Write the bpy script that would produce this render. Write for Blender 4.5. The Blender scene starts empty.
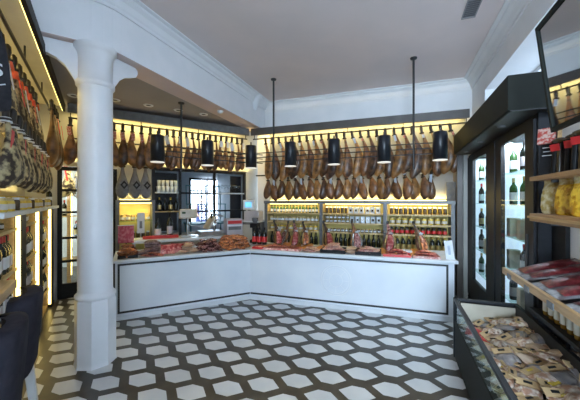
import bpy, math, random
from mathutils import Vector, Matrix
random.seed(7)
sc = bpy.context.scene
COL = sc.collection
PI = math.pi
R = random.uniform

# ------------------------------------------------------------------ materials
def mat(name, c1, c2=None, scale=8.0, rough=.5, metal=0.0, bump=0.0, rnd=0.0, detail=4, emit=None, es=0.0,
        stretch=(1, 1, 1), lo=.35, hi=.65, spec=.5):
    m = bpy.data.materials.new(name); m.use_nodes = True
    nt = m.node_tree; N = nt.nodes; L = nt.links
    b = N['Principled BSDF']
    b.inputs['Roughness'].default_value = rough
    b.inputs['Metallic'].default_value = metal
    b.inputs['Specular IOR Level'].default_value = spec
    c2 = c2 or tuple(x * .86 for x in c1)
    tc = N.new('ShaderNodeTexCoord'); mp = N.new('ShaderNodeMapping'); mp.inputs['Scale'].default_value = stretch
    nz = N.new('ShaderNodeTexNoise'); nz.inputs['Scale'].default_value = scale; nz.inputs['Detail'].default_value = detail
    rp = N.new('ShaderNodeValToRGB')
    rp.color_ramp.elements[0].position = lo; rp.color_ramp.elements[1].position = hi
    rp.color_ramp.elements[0].color = (*c1, 1); rp.color_ramp.elements[1].color = (*c2, 1)
    L.new(tc.outputs['Object'], mp.inputs['Vector']); L.new(mp.outputs[0], nz.inputs['Vector'])
    L.new(nz.outputs['Fac'], rp.inputs[0])
    out = rp.outputs[0]
    if rnd:
        oi = N.new('ShaderNodeObjectInfo'); mr = N.new('ShaderNodeMapRange')
        mr.inputs[3].default_value = 1 - rnd; mr.inputs[4].default_value = 1 + rnd
        hs = N.new('ShaderNodeHueSaturation')
        L.new(oi.outputs['Random'], mr.inputs[0]); L.new(mr.outputs[0], hs.inputs['Value']); L.new(out, hs.inputs['Color'])
        out = hs.outputs[0]
    L.new(out, b.inputs['Base Color'])
    if bump:
        bp = N.new('ShaderNodeBump'); bp.inputs['Strength'].default_value = bump; bp.inputs['Distance'].default_value = .01
        L.new(nz.outputs['Fac'], bp.inputs['Height']); L.new(bp.outputs[0], b.inputs['Normal'])
    if emit:
        b.inputs['Emission Color'].default_value = (*emit, 1); b.inputs['Emission Strength'].default_value = es
    return m

def glass(name, tint=(.92, .97, .96), rough=.02, f=1.45):
    m = bpy.data.materials.new(name); m.use_nodes = True
    nt = m.node_tree; N = nt.nodes; L = nt.links
    N.remove(N['Principled BSDF'])
    t = N.new('ShaderNodeBsdfTransparent'); t.inputs[0].default_value = (*tint, 1)
    g = N.new('ShaderNodeBsdfGlossy'); g.inputs['Roughness'].default_value = rough
    lw = N.new('ShaderNodeLayerWeight'); pw = N.new('ShaderNodeMath'); pw.operation = 'POWER'; pw.inputs[1].default_value = 4
    fr = N.new('ShaderNodeMath'); fr.operation = 'MULTIPLY_ADD'; fr.inputs[1].default_value = min(.9, (f - 1) * 1.3); fr.inputs[2].default_value = .035
    L.new(lw.outputs['Facing'], pw.inputs[0]); L.new(pw.outputs[0], fr.inputs[0])
    mx = N.new('ShaderNodeMixShader')
    L.new(fr.outputs[0], mx.inputs[0]); L.new(t.outputs[0], mx.inputs[1]); L.new(g.outputs[0], mx.inputs[2])
    L.new(mx.outputs[0], N['Material Output'].inputs[0])
    return m

M = {}
def mk(k, *a, **kw): M[k] = mat(k, *a, **kw)
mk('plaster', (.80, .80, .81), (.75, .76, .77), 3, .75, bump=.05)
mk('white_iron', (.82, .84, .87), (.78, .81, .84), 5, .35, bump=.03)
mk('ceil', (.80, .70, .68), (.73, .65, .64), 1.2, .8)
mk('lowceil', (.36, .33, .33), (.32, .30, .30), 2, .8)
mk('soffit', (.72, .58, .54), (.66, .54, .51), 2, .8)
mk('rackboard', (.52, .50, .42), (.44, .42, .34), 3, .7)
mk('rackpanel', (.30, .31, .32), (.25, .26, .27), 3, .7)
mk('wallpanel', (.50, .50, .46), (.42, .42, .39), 3, .7)
mk('tile_white', (.66, .68, .69), (.54, .57, .60), 2.4, .28)
mk('tile_dark', (.060, .054, .044), (.036, .033, .028), 7, .32, spec=.35)
mk('counter', (.73, .77, .81), (.66, .71, .77), 2.2, .38, bump=.02)
mk('emblem', (.80, .82, .84), (.76, .79, .82), 4, .3)
mk('top', (.70, .73, .75), (.62, .66, .70), 5, .25)
mk('dark', (.018, .019, .021), (.028, .028, .03), 9, .45)
mk('darkframe', (.016, .018, .024), (.010, .011, .014), 9, .45, spec=.3)
mk('header', (.013, .016, .012), (.010, .012, .010), 4, .7, spec=.25)
mk('fascia', (.10, .085, .075), (.075, .065, .06), 5, .4)
mk('pend', (.012, .014, .019), (.009, .011, .015), 10, .34, spec=.4)
mk('steel', (.55, .56, .58), (.48, .49, .5), 12, .28, metal=.85)
mk('greysteel', (.17, .175, .18), (.13, .135, .14), 12, .45, metal=.2)
mk('wood', (.46, .27, .13), (.36, .20, .09), 5, .45, stretch=(1, 14, 14), bump=.05)
mk('woodlight', (.60, .40, .19), (.48, .30, .13), 5, .45, stretch=(1, 12, 12))
mk('shelfwood', (.62, .46, .22), (.5, .36, .16), 5, .5, stretch=(1, 10, 10))
mk('whiteshelf', (.66, .72, .78), (.6, .66, .72), 5, .4)
mk('led', (1, .85, .35), rough=.5, emit=(1, .74, .22), es=3)
mk('glowyellow', (.74, .62, .22), (.68, .55, .17), 4, .6)  # yellow LED glow put into the back panels' base colour
mk('lamp', (.8, .78, .72), emit=(1, .95, .85), es=.35)
mk('ham', (.24, .105, .04), (.035, .018, .012), 9, .36, bump=.6, rnd=.5, detail=6)
mk('hamdark', (.15, .075, .04), (.026, .015, .012), 9, .36, bump=.5, rnd=.45, detail=6)
mk('hamgold', (.40, .19, .06), (.06, .028, .014), 8, .36, bump=.5, rnd=.3, detail=6)
mk('hammould', (.52, .42, .22), (.035, .020, .011), 17, .6, bump=.8, rnd=.35, detail=8, lo=.43, hi=.57)
mk('hoof', (.014, .012, .011), (.026, .022, .018), 12, .4)
mk('rope', (.03, .025, .022), rough=.8)
mk('tagwhite', (.72, .74, .75), (.62, .64, .66), 18, .6)
mk('tagred', (.42, .05, .035), (.55, .40, .34), 70, .6, lo=.45, hi=.58)
mk('cardred', (.42, .025, .05), (.58, .16, .17), 26, .5, lo=.45, hi=.62)
mk('tagorange', (.80, .13, .045), (.68, .09, .03), 20, .6)
mk('tagblue', (.36, .44, .56), (.5, .56, .64), 20, .6)
mk('fat', (.70, .56, .30), (.55, .38, .14), 14, .45, bump=.2)
mk('cloth', (.22, .225, .24), (.16, .165, .18), 22, .9, bump=.35)
mk('black', (.008, .008, .009), (.013, .013, .014), 12, .55, spec=.25)
mk('blackcloth', (.012, .012, .016), (.022, .022, .028), 30, .9, bump=.2)
mk('fabric', (.030, .029, .040), (.018, .018, .026), 16, .95, bump=.3, spec=.15)
mk('chairleg', (.62, .62, .60), (.55, .55, .53), 8, .5)
mk('bottle', (.006, .009, .007), (.012, .016, .012), 8, .12)
mk('bottlegreen', (.03, .10, .03), (.02, .06, .02), 8, .12)
mk('bottleamber', (.30, .16, .03), (.2, .1, .02), 8, .15)
mk('paper', (.74, .77, .80), (.66, .70, .74), 20, .7)
mk('kraft', (.52, .36, .19), (.44, .29, .14), 14, .7)
mk('jar', (.50, .40, .20), (.34, .25, .10), 14, .2, rnd=.3)
mk('jaryellow', (.66, .48, .08), (.5, .34, .05), 14, .2, rnd=.25)
mk('jardark', (.05, .035, .02), (.10, .06, .02), 14, .2, rnd=.3)
mk('tin', (.62, .68, .72), (.50, .56, .60), 14, .35, rnd=.1)
mk('lidgold', (.55, .42, .18), rough=.3, metal=.6)
mk('red', (.62, .03, .03), (.5, .02, .025), 12, .35)
mk('meat', (.30, .02, .02), (.58, .22, .18), 30, .35, rnd=.35, lo=.45, hi=.62, detail=6)
mk('meatdark', (.085, .014, .013), (.55, .30, .27), 34, .25, rnd=.5, lo=.42, hi=.66, detail=6)
mk('meatpink', (.42, .10, .09), (.74, .52, .46), 26, .35, rnd=.25)
mk('salami', (.05, .016, .016), (.34, .22, .21), 24, .4, rnd=.4, bump=.3)
mk('chorizo', (.60, .22, .08), (.13, .03, .018), 24, .3, rnd=.5, lo=.42, hi=.58)
mk('cureredd', (.085, .006, .010), (.22, .035, .04), 34, .3, rnd=.25, lo=.42, hi=.66, detail=7)
mk('film', (.42, .43, .45), (.14, .11, .11), 14, .2)
mk('board', (.68, .28, .05), (.56, .20, .04), 5, .5, stretch=(1, 8, 8))
mk('beige', (.60, .56, .48), (.55, .5, .42), 8, .5)
mk('casebeige', (.52, .47, .37), (.45, .40, .31), 5, .5)
mk('chips', (.86, .54, .05), (.50, .22, .01), 34, .22, rnd=.12, bump=.9, lo=.42, hi=.6, detail=6)
mk('chipclear', (.74, .66, .42), (.46, .33, .10), 26, .18, bump=.9, lo=.4, hi=.6)
mk('sausage', (.34, .17, .10), (.66, .58, .50), 24, .4, rnd=.35, bump=.4, lo=.4, hi=.6)
mk('sausagegrey', (.14, .125, .135), (.33, .29, .27), 16, .4, rnd=.35, bump=.4)
mk('pouchbeige', (.55, .42, .30), (.48, .30, .20), 12, .4, rnd=.2)
mk('screen', (.15, .45, .75), rough=.2, emit=(.16, .5, .9), es=.7)
mk('pinkgrey', (.50, .47, .50), (.44, .42, .45), 9, .5)
mk('daylight', (.9, .95, 1), emit=(.72, .87, 1), es=2.0)
mk('cabglow', (.7, .8, .9), emit=(.62, .80, 1), es=.42)  # emissive sheet for the cabinet inside, no real lamp
mk('coolpane', (.8, .9, 1), emit=(.62, .80, 1), es=1.3)
mk('backroom', (.55, .60, .66), (.48, .53, .60), 2, .8)
mk('mirrorfilm', (.6, .62, .63), (.59, .61, .62), 2, .03, metal=1)
mk('skin', (.5, .3, .22), rough=.6)
mk('bluecloth', (.05, .07, .22), rough=.8)
mk('chalk', (.7, .7, .7), rough=.8)
mk('vent', (.30, .29, .30), rough=.5)
mk('ventdark', (.12, .12, .13), rough=.6)
mk('cardboard', (.30, .15, .06), (.25, .12, .05), 8, .7)
mk('teal', (.10, .28, .32), rough=.5)
M['glass'] = glass('glass')
M['glassclean'] = glass('glassclean', (.97, .98, .98), .02, 1.12)
M['glassgreen'] = glass('glassgreen', (.80, .92, .88), .03, 1.5)
M['glassclear'] = glass('glassclear', (.95, .97, .98), .05, 1.5)

# ------------------------------------------------------------------ mesh builder
class MB:
    def __init__(s): s.v = []; s.f = []; s.m = []; s.sm = []
    def add(s, vs, fs, m=0, smooth=False):
        o = len(s.v); s.v += [tuple(p) for p in vs]
        for f in fs: s.f.append([i + o for i in f]); s.m.append(m); s.sm.append(smooth)
        return s
    def box(s, x0, x1, y0, y1, z0, z1, m=0):
        return s.add([(x, y, z) for z in (z0, z1) for y in (y0, y1) for x in (x0, x1)],
                     [(0, 2, 3, 1), (4, 5, 7, 6), (0, 1, 5, 4), (2, 6, 7, 3), (0, 4, 6, 2), (1, 3, 7, 5)], m)
    def obox(s, c, size, rot=(0, 0, 0), m=0):
        from mathutils import Euler
        Rm = Euler(rot).to_matrix(); h = [k / 2 for k in size]; c = Vector(c)
        vs = [c + Rm @ Vector((x * h[0], y * h[1], z * h[2])) for z in (-1, 1) for y in (-1, 1) for x in (-1, 1)]
        return s.add(vs, [(0, 2, 3, 1), (4, 5, 7, 6), (0, 1, 5, 4), (2, 6, 7, 3), (0, 4, 6, 2), (1, 3, 7, 5)], m)
    def cyl(s, p0, p1, r0, r1=None, n=10, m=0, smooth=True, cap=True):
        r1 = r0 if r1 is None else r1
        p0 = Vector(p0); p1 = Vector(p1); d = (p1 - p0).normalized()
        a = Vector((0, 0, 1)) if abs(d.z) < .9 else Vector((1, 0, 0))
        x = d.cross(a).normalized(); y = d.cross(x)
        vs = []
        for p, r in ((p0, r0), (p1, r1)):
            for k in range(n):
                t = 2 * PI * k / n; vs.append(p + x * r * math.cos(t) + y * r * math.sin(t))
        s.add(vs, [(k, (k + 1) % n, n + (k + 1) % n, n + k) for k in range(n)], m, smooth)
        if cap:
            s.add(vs[:n], [tuple(range(n))[::-1]], m); s.add(vs[n:], [tuple(range(n))], m)
        return s
    def tube(s, pts, r, n=8, m=0):
        for a, b in zip(pts, pts[1:]): s.cyl(a, b, r, n=n, m=m)
        return s
    def loft(s, rings, m=0, smooth=True, cap=True):
        n = len(rings[0]); vs = [p for r in rings for p in r]; fs = []
        for i in range(len(rings) - 1):
            for k in range(n):
                fs.append((i * n + k, i * n + (k + 1) % n, (i + 1) * n + (k + 1) % n, (i + 1) * n + k))
        s.add(vs, fs, m, smooth)
        if cap:
            s.add(rings[0], [tuple(range(n))[::-1]], m, smooth); s.add(rings[-1], [tuple(range(n))], m, smooth)
        return s
    def lathe(s, prof, c=(0, 0, 0), n=16, m=0, smooth=True, cap=True, ph=0):
        rings = [[(c[0] + max(r, 1e-4) * math.cos(2 * PI * k / n + ph), c[1] + max(r, 1e-4) * math.sin(2 * PI * k / n + ph), c[2] + z) for k in range(n)] for r, z in prof]
        return s.loft(rings, m, smooth, cap)
    def prism(s, poly, z0, z1, m=0):
        n = len(poly)
        s.add([(x, y, z0) for x, y in poly] + [(x, y, z1) for x, y in poly],
              [tuple(range(n))[::-1], tuple(range(n, 2 * n))] + [(k, (k + 1) % n, n + (k + 1) % n, n + k) for k in range(n)], m)
        return s
    def ell(s, c, r, n=10, k=6, m=0):
        prof = [(math.sin(PI * i / k), -math.cos(PI * i / k)) for i in range(k + 1)]
        rings = [[(c[0] + max(q, .001) * r[0] * math.cos(2 * PI * j / n), c[1] + max(q, .001) * r[1] * math.sin(2 * PI * j / n), c[2] + z * r[2]) for j in range(n)] for q, z in prof]
        return s.loft(rings, m)
    def mesh(s, name, mats):
        me = bpy.data.meshes.new(name); me.from_pydata(s.v, [], s.f)
        for x in (mats if isinstance(mats, (list, tuple)) else [mats]): me.materials.append(M[x])
        me.polygons.foreach_set('material_index', s.m); me.polygons.foreach_set('use_smooth', s.sm)
        me.update(); return me
    def build(s, name, mats, parent=None, bevel=0):
        o = bpy.data.objects.new(name, s.mesh(name, mats)); COL.objects.link(o)
        if parent: o.parent = parent
        if bevel:
            b = o.modifiers.new('bevel', 'BEVEL'); b.width = bevel; b.segments = 2; b.limit_method = 'ANGLE'
        return o

def tag(o, label, cat, group=None):
    o['label'] = label; o['category'] = cat
    if group: o['group'] = group
    return o
def struct(o): o['kind'] = 'structure'; return o

class Fr:
    """a wall's own axes: u to the right along the wall, v into it, z up"""
    def __init__(s, x, y, deg):
        s.o = Vector((x, y)); s.a = math.radians(deg)
        s.X = Vector((math.cos(s.a), math.sin(s.a))); s.Y = Vector((-s.X.y, s.X.x))
    def w(s, u, v, z=0):
        p = s.o + s.X * u + s.Y * v; return Vector((p.x, p.y, z))
    def put(s, o, u=0, v=0, z=0, rot=0):
        o.location = s.w(u, v, z); o.rotation_euler = (0, 0, s.a + rot); return o
FBR = Fr(-.82, 6.09, -20)      # back wall, right wing (v=0 at the front of the ham rack)
FBL = Fr(-.82, 6.09, 33)       # back wall, left wing
FLW = Fr(-3.37, 4.46, 123)     # left wall
FRW = Fr(3.16, 5.17, -110)     # right wall

def E(name, label, cat, fr, u, v, z, rot=0, group=None):
    o = bpy.data.objects.new(name, None); COL.objects.link(o); o.empty_display_size = .1
    fr.put(o, u, v, z, rot); return tag(o, label, cat, group)
def kids(o): return [c for c in bpy.data.objects if c.parent == o]
_kids = {}
def dup(proto, name=None):
    r = proto.copy(); COL.objects.link(r)
    if proto.name not in _kids: _kids[proto.name] = kids(proto)
    for c in _kids[proto.name]:
        k = c.copy(); COL.objects.link(k); k.parent = r
    return r
_used = set()
def use(proto):
    """first call hands out the prototype itself, later ones copy it"""
    if proto.name in _used: return dup(proto)
    if proto.name not in _kids: _kids[proto.name] = kids(proto)
    _used.add(proto.name); return proto
ORD = ['first', 'second', 'third', 'fourth', 'fifth', 'sixth', 'seventh', 'eighth', 'ninth', 'tenth', 'eleventh', 'twelfth',
       'thirteenth', 'fourteenth', 'fifteenth', 'sixteenth', 'seventeenth', 'eighteenth', 'nineteenth', 'twentieth',
       'twenty-first', 'twenty-second', 'twenty-third', 'twenty-fourth', 'twenty-fifth', 'twenty-sixth', 'twenty-seventh',
       'twenty-eighth', 'twenty-ninth', 'thirtieth']

# ------------------------------------------------------------------ floor
def clip(poly, nx, ny, c):            # keep nx*x+ny*y >= c
    out = []
    for i in range(len(poly)):
        p, q = poly[i], poly[(i + 1) % len(poly)]
        a = nx * p[0] + ny * p[1] - c; b = nx * q[0] + ny * q[1] - c
        if a >= 0: out.append(p)
        if (a >= 0) != (b >= 0):
            t = a / (a - b); out.append((p[0] + t * (q[0] - p[0]), p[1] + t * (q[1] - p[1])))
    return out
fl = MB(); fl.box(-8, 8, -4, 16, -.1, 0, 0)
ax, ay, bx, by = .2952, .0529, .0992, .2835
cs, sn = math.cos(math.radians(-20)), math.sin(math.radians(-20))
hexv = [(.152, 0), (.053, .094), (-.053, .094), (-.152, 0), (-.053, -.094), (.053, -.094)]
for i in range(-24, 26):
    for j in range(-18, 24):
        cx, cy = -.2345 + ax * i + bx * j, 2.5756 + ay * i + by * j
        if not (-5 < cx < 4.2 and -2.2 < cy < 8): continue
        p = [(cx + x * cs - y * sn, cy + x * sn + y * cs) for x, y in hexv]
        p = clip(p, .8387, .5446, -.50)
        if len(p) < 3: continue
        p = clip(p, .5446, -.8387, -6.18)
        if len(p) < 3: continue
        p = clip(p, -.342, -.94, -6.2)
        if len(p) < 3: continue
        fl.add([(x, y, .0015) for x, y in p], [tuple(range(len(p)))], 1)
struct(fl.build('floor', ['tile_dark', 'tile_white']))

# ------------------------------------------------------------------ ceilings, beam, walls
CZ = 3.68
struct(MB().box(-8, 6.5, -4, 11, CZ, CZ + .12).build('ceiling', 'ceil'))
lc = [(-.62, 6.5), (-1.75, 3.4), (-2.1, 2.98), (-5.5, .77), (-7.5, 4.5), (-2.5, 8.8), (-.6, 8)]
struct(MB().prism(lc[::-1], 3.12, 3.2).build('ceiling.001', 'lowceil'))
front = [(-4.6, 1.10), (-1.985, 2.785), (-1.90, 2.845), (-1.83, 2.91), (-1.775, 2.985), (-1.735, 3.07), (-.54, 6.36)]
back = [(-4.75, 1.42), (-2.16, 3.08), (-2.12, 3.11), (-2.09, 3.14), (-2.06, 3.18), (-2.04, 3.22), (-.88, 6.45)]
bm = MB(); n = len(front)
vs = [(x, y, 3.10) for x, y in front] + [(x, y, 3.10) for x, y in back] + [(x, y, CZ) for x, y in front] + [(x, y, CZ) for x, y in back]
fs = []; ms = []
for k in range(n - 1):
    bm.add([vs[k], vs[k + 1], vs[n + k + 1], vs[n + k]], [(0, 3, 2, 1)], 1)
    bm.add([vs[k], vs[k + 1], vs[2 * n + k + 1], vs[2 * n + k]], [(0, 1, 2, 3)], 0)
    bm.add([vs[n + k], vs[n + k + 1], vs[3 * n + k + 1], vs[3 * n + k]], [(3, 2, 1, 0)], 0)
for k in (0, n - 1):
    bm.add([vs[k], vs[n + k], vs[3 * n + k], vs[2 * n + k]], [(0, 1, 2, 3)], 0)
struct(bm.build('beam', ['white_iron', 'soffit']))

def cornice(name, path, mname, z=CZ, sgn=1):
    """stepped moulding running along a path, growing towards sgn side"""
    prof = [(0, -.17), (.02, -.17), (.025, -.14), (.04, -.12), (.06, -.07), (.10, -.04), (.105, -.02), (.15, -.015), (.15, 0), (0, 0)]
    rings = []
    P = [Vector(p) for p in path]
    for i, p in enumerate(P):
        d = ((P[i + 1] - p).normalized() if i < len(P) - 1 else Vector((0, 0)))
        e = ((p - P[i - 1]).normalized() if i else Vector((0, 0)))
        t = (d + e).normalized(); nrm = Vector((t.y, -t.x)) * sgn
        k = 1 / max(.5, (nrm.dot(Vector((d.y, -d.x)) * sgn) if i < len(P) - 1 else 1))
        rings.append([(p.x + nrm.x * a * k, p.y + nrm.y * a * k, z + h) for a, h in prof])
    return struct(MB().loft(rings, smooth=False).build(name, mname))
cornice('trim_1', front, 'white_iron')
RC = FRW.w(0, 0)
BRC = FBR.w(.22, .45)
cornice('trim_2', [(FBR.w(.05, .45).x, FBR.w(.05, .45).y), (FBR.w(4.05, .45).x, FBR.w(4.05, .45).y)], 'plaster')
cornice('trim_3', [(FRW.w(-.05, 0).x, FRW.w(-.05, 0).y), (FRW.w(7.5, 0).x, FRW.w(7.5, 0).y)], 'plaster')
# rounded corbel where the beam meets the back corner
cb = MB(); cb.lathe([(.001, -.30), (.06, -.27), (.10, -.18), (.12, -.08), (.16, -.02), (.16, 0)], (-.72, 5.92, CZ), 20)
struct(cb.build('trim_4', 'white_iron'))

def wall(name, fr, boxes, m):
    b = MB()
    for q in boxes: b.box(*q)
    o = b.build(name, m); fr.put(o); return struct(o)
wall('wall_back_right', FBR, [(-.05, 4.2, .45, .6, 0, CZ)], 'plaster')
wall('wall_back_left', FBL, [(-3.7, -3.17, .5, .64, 0, 3.12), (-3.17, -2.33, .5, .64, 2.16, 3.12), (-2.33, -1.78, .5, .64, 0, 3.12),
                             (-1.78, .1, .5, .64, 2.2, 3.12), (-1.78, .1, .5, .64, 0, .95), (.1, .42, .5, .64, 0, CZ)], 'wallpanel')
wall('wall_left', FLW, [(-6.5, .75, .56, .7, 0, CZ)], 'wallpanel')
# right wall: full height with the cabinet niche and the high window recess
wall('wall_right', FRW, [(-.2, .30, 0, .5, 0, CZ), (.30, 2.97, .5, .6, 0, 2.55), (2.97, 8.5, 0, .5, 0, CZ),
                         (.30, .85, 0, .5, 2.55, CZ), (.85, 2.97, 0, .5, 3.22, CZ), (.30, 2.97, .0, .5, 2.50, 2.62)], 'plaster')
w1 = MB().box(.85, 2.97, .44, .46, 2.62, 3.22).build('window_1', 'coolpane'); FRW.put(w1); struct(w1)
wf = MB()
for u in (.85, 1.9, 2.92): wf.box(u, u + .05, .40, .46, 2.62, 3.22)
wf.box(.85, 2.97, .40, .46, 2.62, 2.67); wf.box(.85, 2.97, .40, .46, 3.17, 3.22)
wf.build('window_frame', 'white_iron', w1)

# iron column -----------------------------------------------------------------
cx, cy = -1.93, 2.95
col = MB()
col.lathe([(.184, 0), (.181, .02), (.178, .03), (.177, .62), (.170, .64)], (cx, cy, 0), 8, smooth=False, ph=PI / 8)
col.lathe([(.165, .64), (.175, .655), (.175, .68), (.155, .70), (.150, .72), (.148, 2.68), (.150, 2.70)], (cx, cy, 0), 32)
col.lathe([(.150, 2.70), (.165, 2.71), (.168, 2.735), (.165, 2.755), (.148, 2.765), (.148, 2.98), (.155, 3.02), (.17, 3.05), (.185, 3.065), (.185, 3.1)], (cx, cy, 0), 32)
co = struct(col.build('column', 'white_iron'))
def bracket(dx, dy):
    # scrolled cast bracket, profile in the plane (dx,dy)-z
    prof = [(.13, 3.09), (.44, 3.09), (.47, 3.07), (.475, 3.03), (.45, 2.985), (.39, 2.96), (.31, 2.93), (.24, 2.87), (.19, 2.79), (.165, 2.74), (.13, 2.74)]
    nx, ny = -dy * .035, dx * .035; b = MB()
    r0 = [(cx + dx * r + nx, cy + dy * r + ny, z) for r, z in prof]; r1 = [(cx + dx * r - nx, cy + dy * r - ny, z) for r, z in prof]
    b.loft([r0, r1], smooth=False); return b.build('column_bracket', 'white_iron', co, bevel=.008)
bracket(-.8387, -.5446); bracket(.342, .94)

# low-ceiling downlights and ceiling fittings ---------------------------------
for k, (x, y) in enumerate([(-3.15, 4.32), (-2.66, 4.51), (-2.27, 4.76), (-1.89, 5.02), (-1.53, 5.26)]):
    if k == 0:
        dl0 = bpy.data.objects.new('downlight', None); COL.objects.link(dl0)
        MB().lathe([(.03, -.001), (.055, -.012), (.07, -.012), (.075, 0), (.03, 0)], (0, 0, 0), 20, cap=False).build('trim_ring', 'plaster', dl0)
        MB().lathe([(.035, -.003), (.035, 0)], (0, 0, 0), 16).build('lens', 'black', dl0)
    d = use(dl0); d.location = (x, y, 3.12)
    tag(d, f'round recessed downlight, {ORD[k]} from the left in the grey low ceiling', 'downlight', 'downlights in the low ceiling')
sd = MB().lathe([(.0, -.04), (.03, -.04), (.045, -.025), (.05, 0)], (-1.17, 5.0, 3.1), 18).build('smoke_detector', 'plaster')
tag(sd, 'small white round detector under the pink beam soffit', 'detector')
v = E('ceiling_vent', 'grey slatted air vent in the pale main ceiling', 'vent', Fr(1.97, 3.22, -20), 0, 0, CZ)
f = MB(); f.box(-.07, .07, -.17, -.155, -.012, 0); f.box(-.07, .07, .155, .17, -.012, 0); f.box(-.07, -.06, -.17, .17, -.012, 0); f.box(.06, .07, -.17, .17, -.012, 0)
f.build('vent_frame', 'vent', v)
f = MB(); f.box(-.065, .065, -.16, .16, -.002, 0, 1)
for k in range(9): f.obox((0, -.14 + k * .035, -.006), (.12, .02, .002), (.5, 0, 0), 0)
f.build('vent_slats', ['vent', 'ventdark'], v); v.scale = (1.0, 1.05, 1)

# ------------------------------------------------------------------ ham racks
def rack(fr, u0, u1, label, name, fmat, fz=(2.92, 3.06), depth=.5, rv=.10, rz=2.86, strip=False, lv=.24, lz=2.115):
    r = E(name, label, 'rack', fr, 0, 0, 0)
    MB().box(u0, u1, 0, .03, fz[0], fz[1]).build('fascia', fmat, r)
    MB().box(u0, u1, .03, depth - .055, fz[1] - .03, fz[1] - .005).build('canopy_board', 'rackboard', r)
    MB().box(u0, u1, .031, .038, fz[0] + (.010 if strip else .075), fz[0] + (.018 if strip else .10)).build('led_strip', 'led', r)
    b = MB(); b.cyl((u0, rv, rz), (u1, rv, rz), .014, n=8)
    nb = max(2, int(abs(u1 - u0) / .9))
    for k in range(nb + 1):
        u = u0 + .03 + (u1 - u0 - .06) * k / nb; b.cyl((u, rv, rz), (u, rv, fz[1] - .03), .008, n=6)
    b.build('hanging_rail', 'dark', r)
    b = MB(); b.cyl((u0, lv, lz), (u1, lv, lz), .014, n=8)
    b.build('lower_rail', 'dark', r)
    return r
rack(FBR, .02, 3.93, 'long dark-edged ham rack under yellow light on the right back wall', 'ham_rack', 'fascia', depth=.45)
rack(FBL, -3.0, -.02, 'pale-edged ham rack with yellow light above the bar opening', 'ham_rack', 'greysteel', depth=.5, lv=.42, lz=2.6)
rack(FLW, -3.05, -.02, 'black-edged ham rack with yellow light strip on the left wall', 'ham_rack', 'black', depth=.56, fz=(2.92, 3.02), strip=True, rv=.15, lv=.17, lz=2.265)
# warm wash panels behind the hams (back boards of the racks)
def board(fr, u0, u1, v, z0, z1, label, m='rackpanel'):
    o = MB().box(u0, u1, v - .02, v, z0, z1).build('wall_panel', m); fr.put(o); struct(o)
board(FBR, .25, 3.95, .448, 1.60, 3.03, 'grey')
board(FLW, -6.4, .5, .558, 1.6, 3.01, 'grey')

def ham_mesh(L, W, D, bend, full=1.0):
    prof = [(0, .14), (.05, .17), (.10, .20), (.16, .22), (.24, .27), (.32, .36), (.42, .52), (.52, .72), (.62, .90), (.72, 1.0), (.82, .98), (.90, .82), (.96, .52), (1.0, .12)]
    rings = []
    for t, q in prof:
        t = t ** full
        c = bend * (1.5 * math.sin(PI * min(t * .92, 1)) - 1.2 * t)
        y = -.015 * math.sin(PI * t)
        ring = []
        for k in range(14):
            a = 2 * PI * k / 14
            rr = 1 + .06 * math.sin(2 * a + 3 * t)
            ring.append((c + W / 2 * q * math.cos(a) * rr, y + D / 2 * (q * .9 + .05) * math.sin(a) * rr, -.045 - t * L))
        rings.append(ring)
    return MB().loft(rings)
def make_ham(name, L, W, D, bend, m, tags=(), full=1.0):
    """a ham hung by its hoof: origin at the rail"""
    o = ham_mesh(L, W, D, bend, full).build(name, m)
    q = MB(); q.loft([[(.022 * s * math.cos(2 * PI * k / 8), .02 * s * math.sin(2 * PI * k / 8), z) for k in range(8)] for s, z in
                      ((.5, .035), (1.0, .02), (1.25, -.02), (1.1, -.06), (1.0, -.09))])
    q.build('hoof', 'hoof', o)
    r = MB(); r.lathe([(.030, -.012), (.038, -.006), (.038, .006), (.030, .012)], (0, 0, -.10), 10)
    r.tube([(0, 0, -.10), (.012, -.02, -.03), (0, -.018, .02), (0, .012, .016)], .005, 6)
    r.build('rope', 'rope', o)
    for kind, x, z, w, h, mt in tags:
        if kind == 'collar':
            MB().lathe([(.030, z + h / 2), (w / 2, z - h / 2), (w / 2 - .006, z - h / 2), (.027, z + h / 2)], (0, 0, 0), 12, cap=False).build(kind, mt, o); continue
        t = MB(); t.obox((x, -D * .30 - .016 if z < -.25 else -.04, z), (w, .004, h), (-.12 if z < -.25 else 0, R(-.2, .2), 0)); t.build(kind, mt, o)
    return o
hams = {}
hams['gold'] = [make_ham('ham', .78, .205, .13, .05, 'hamgold', [('tag', 0, -.16, .04, .06, 'tagwhite')], 1.1),
                make_ham('ham', .81, .19, .12, .03, 'ham', (), 1.05),
                make_ham('ham', .79, .21, .13, .08, 'hamgold', [('tag', .01, -.16, .04, .10, 'tagblue')], 1.1),
                make_ham('ham', .76, .20, .13, .07, 'ham', [('tag', .01, -.15, .035, .05, 'tagred')]),
                make_ham('ham', .80, .205, .13, .09, 'hamdark', (), 1.1)]
hams['dark'] = [make_ham('ham', .45, .185, .12, .03, 'hamdark', [('tag', 0, -.035, .05, .025, 'tagwhite')], 1.5),
                make_ham('ham', .46, .19, .12, -.02, 'ham', [('tag', 0, -.13, .045, .14, 'tagblue')], 1.4),
                make_ham('ham', .44, .18, .12, .04, 'ham', [('tag', 0, -.035, .05, .025, 'tagblue')], 1.6),
                make_ham('ham', .45, .19, .12, .02, 'hamgold', (), 1.5)]
hams['label'] = [make_ham('ham', .66, .19, .13, .02, 'ham', [('neck_label', 0, -.19, .055, .13, 'tagred')]),
                 make_ham('ham', .65, .20, .13, -.03, 'hamgold', [('neck_label', 0, -.19, .055, .12, 'tagred')])]
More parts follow.
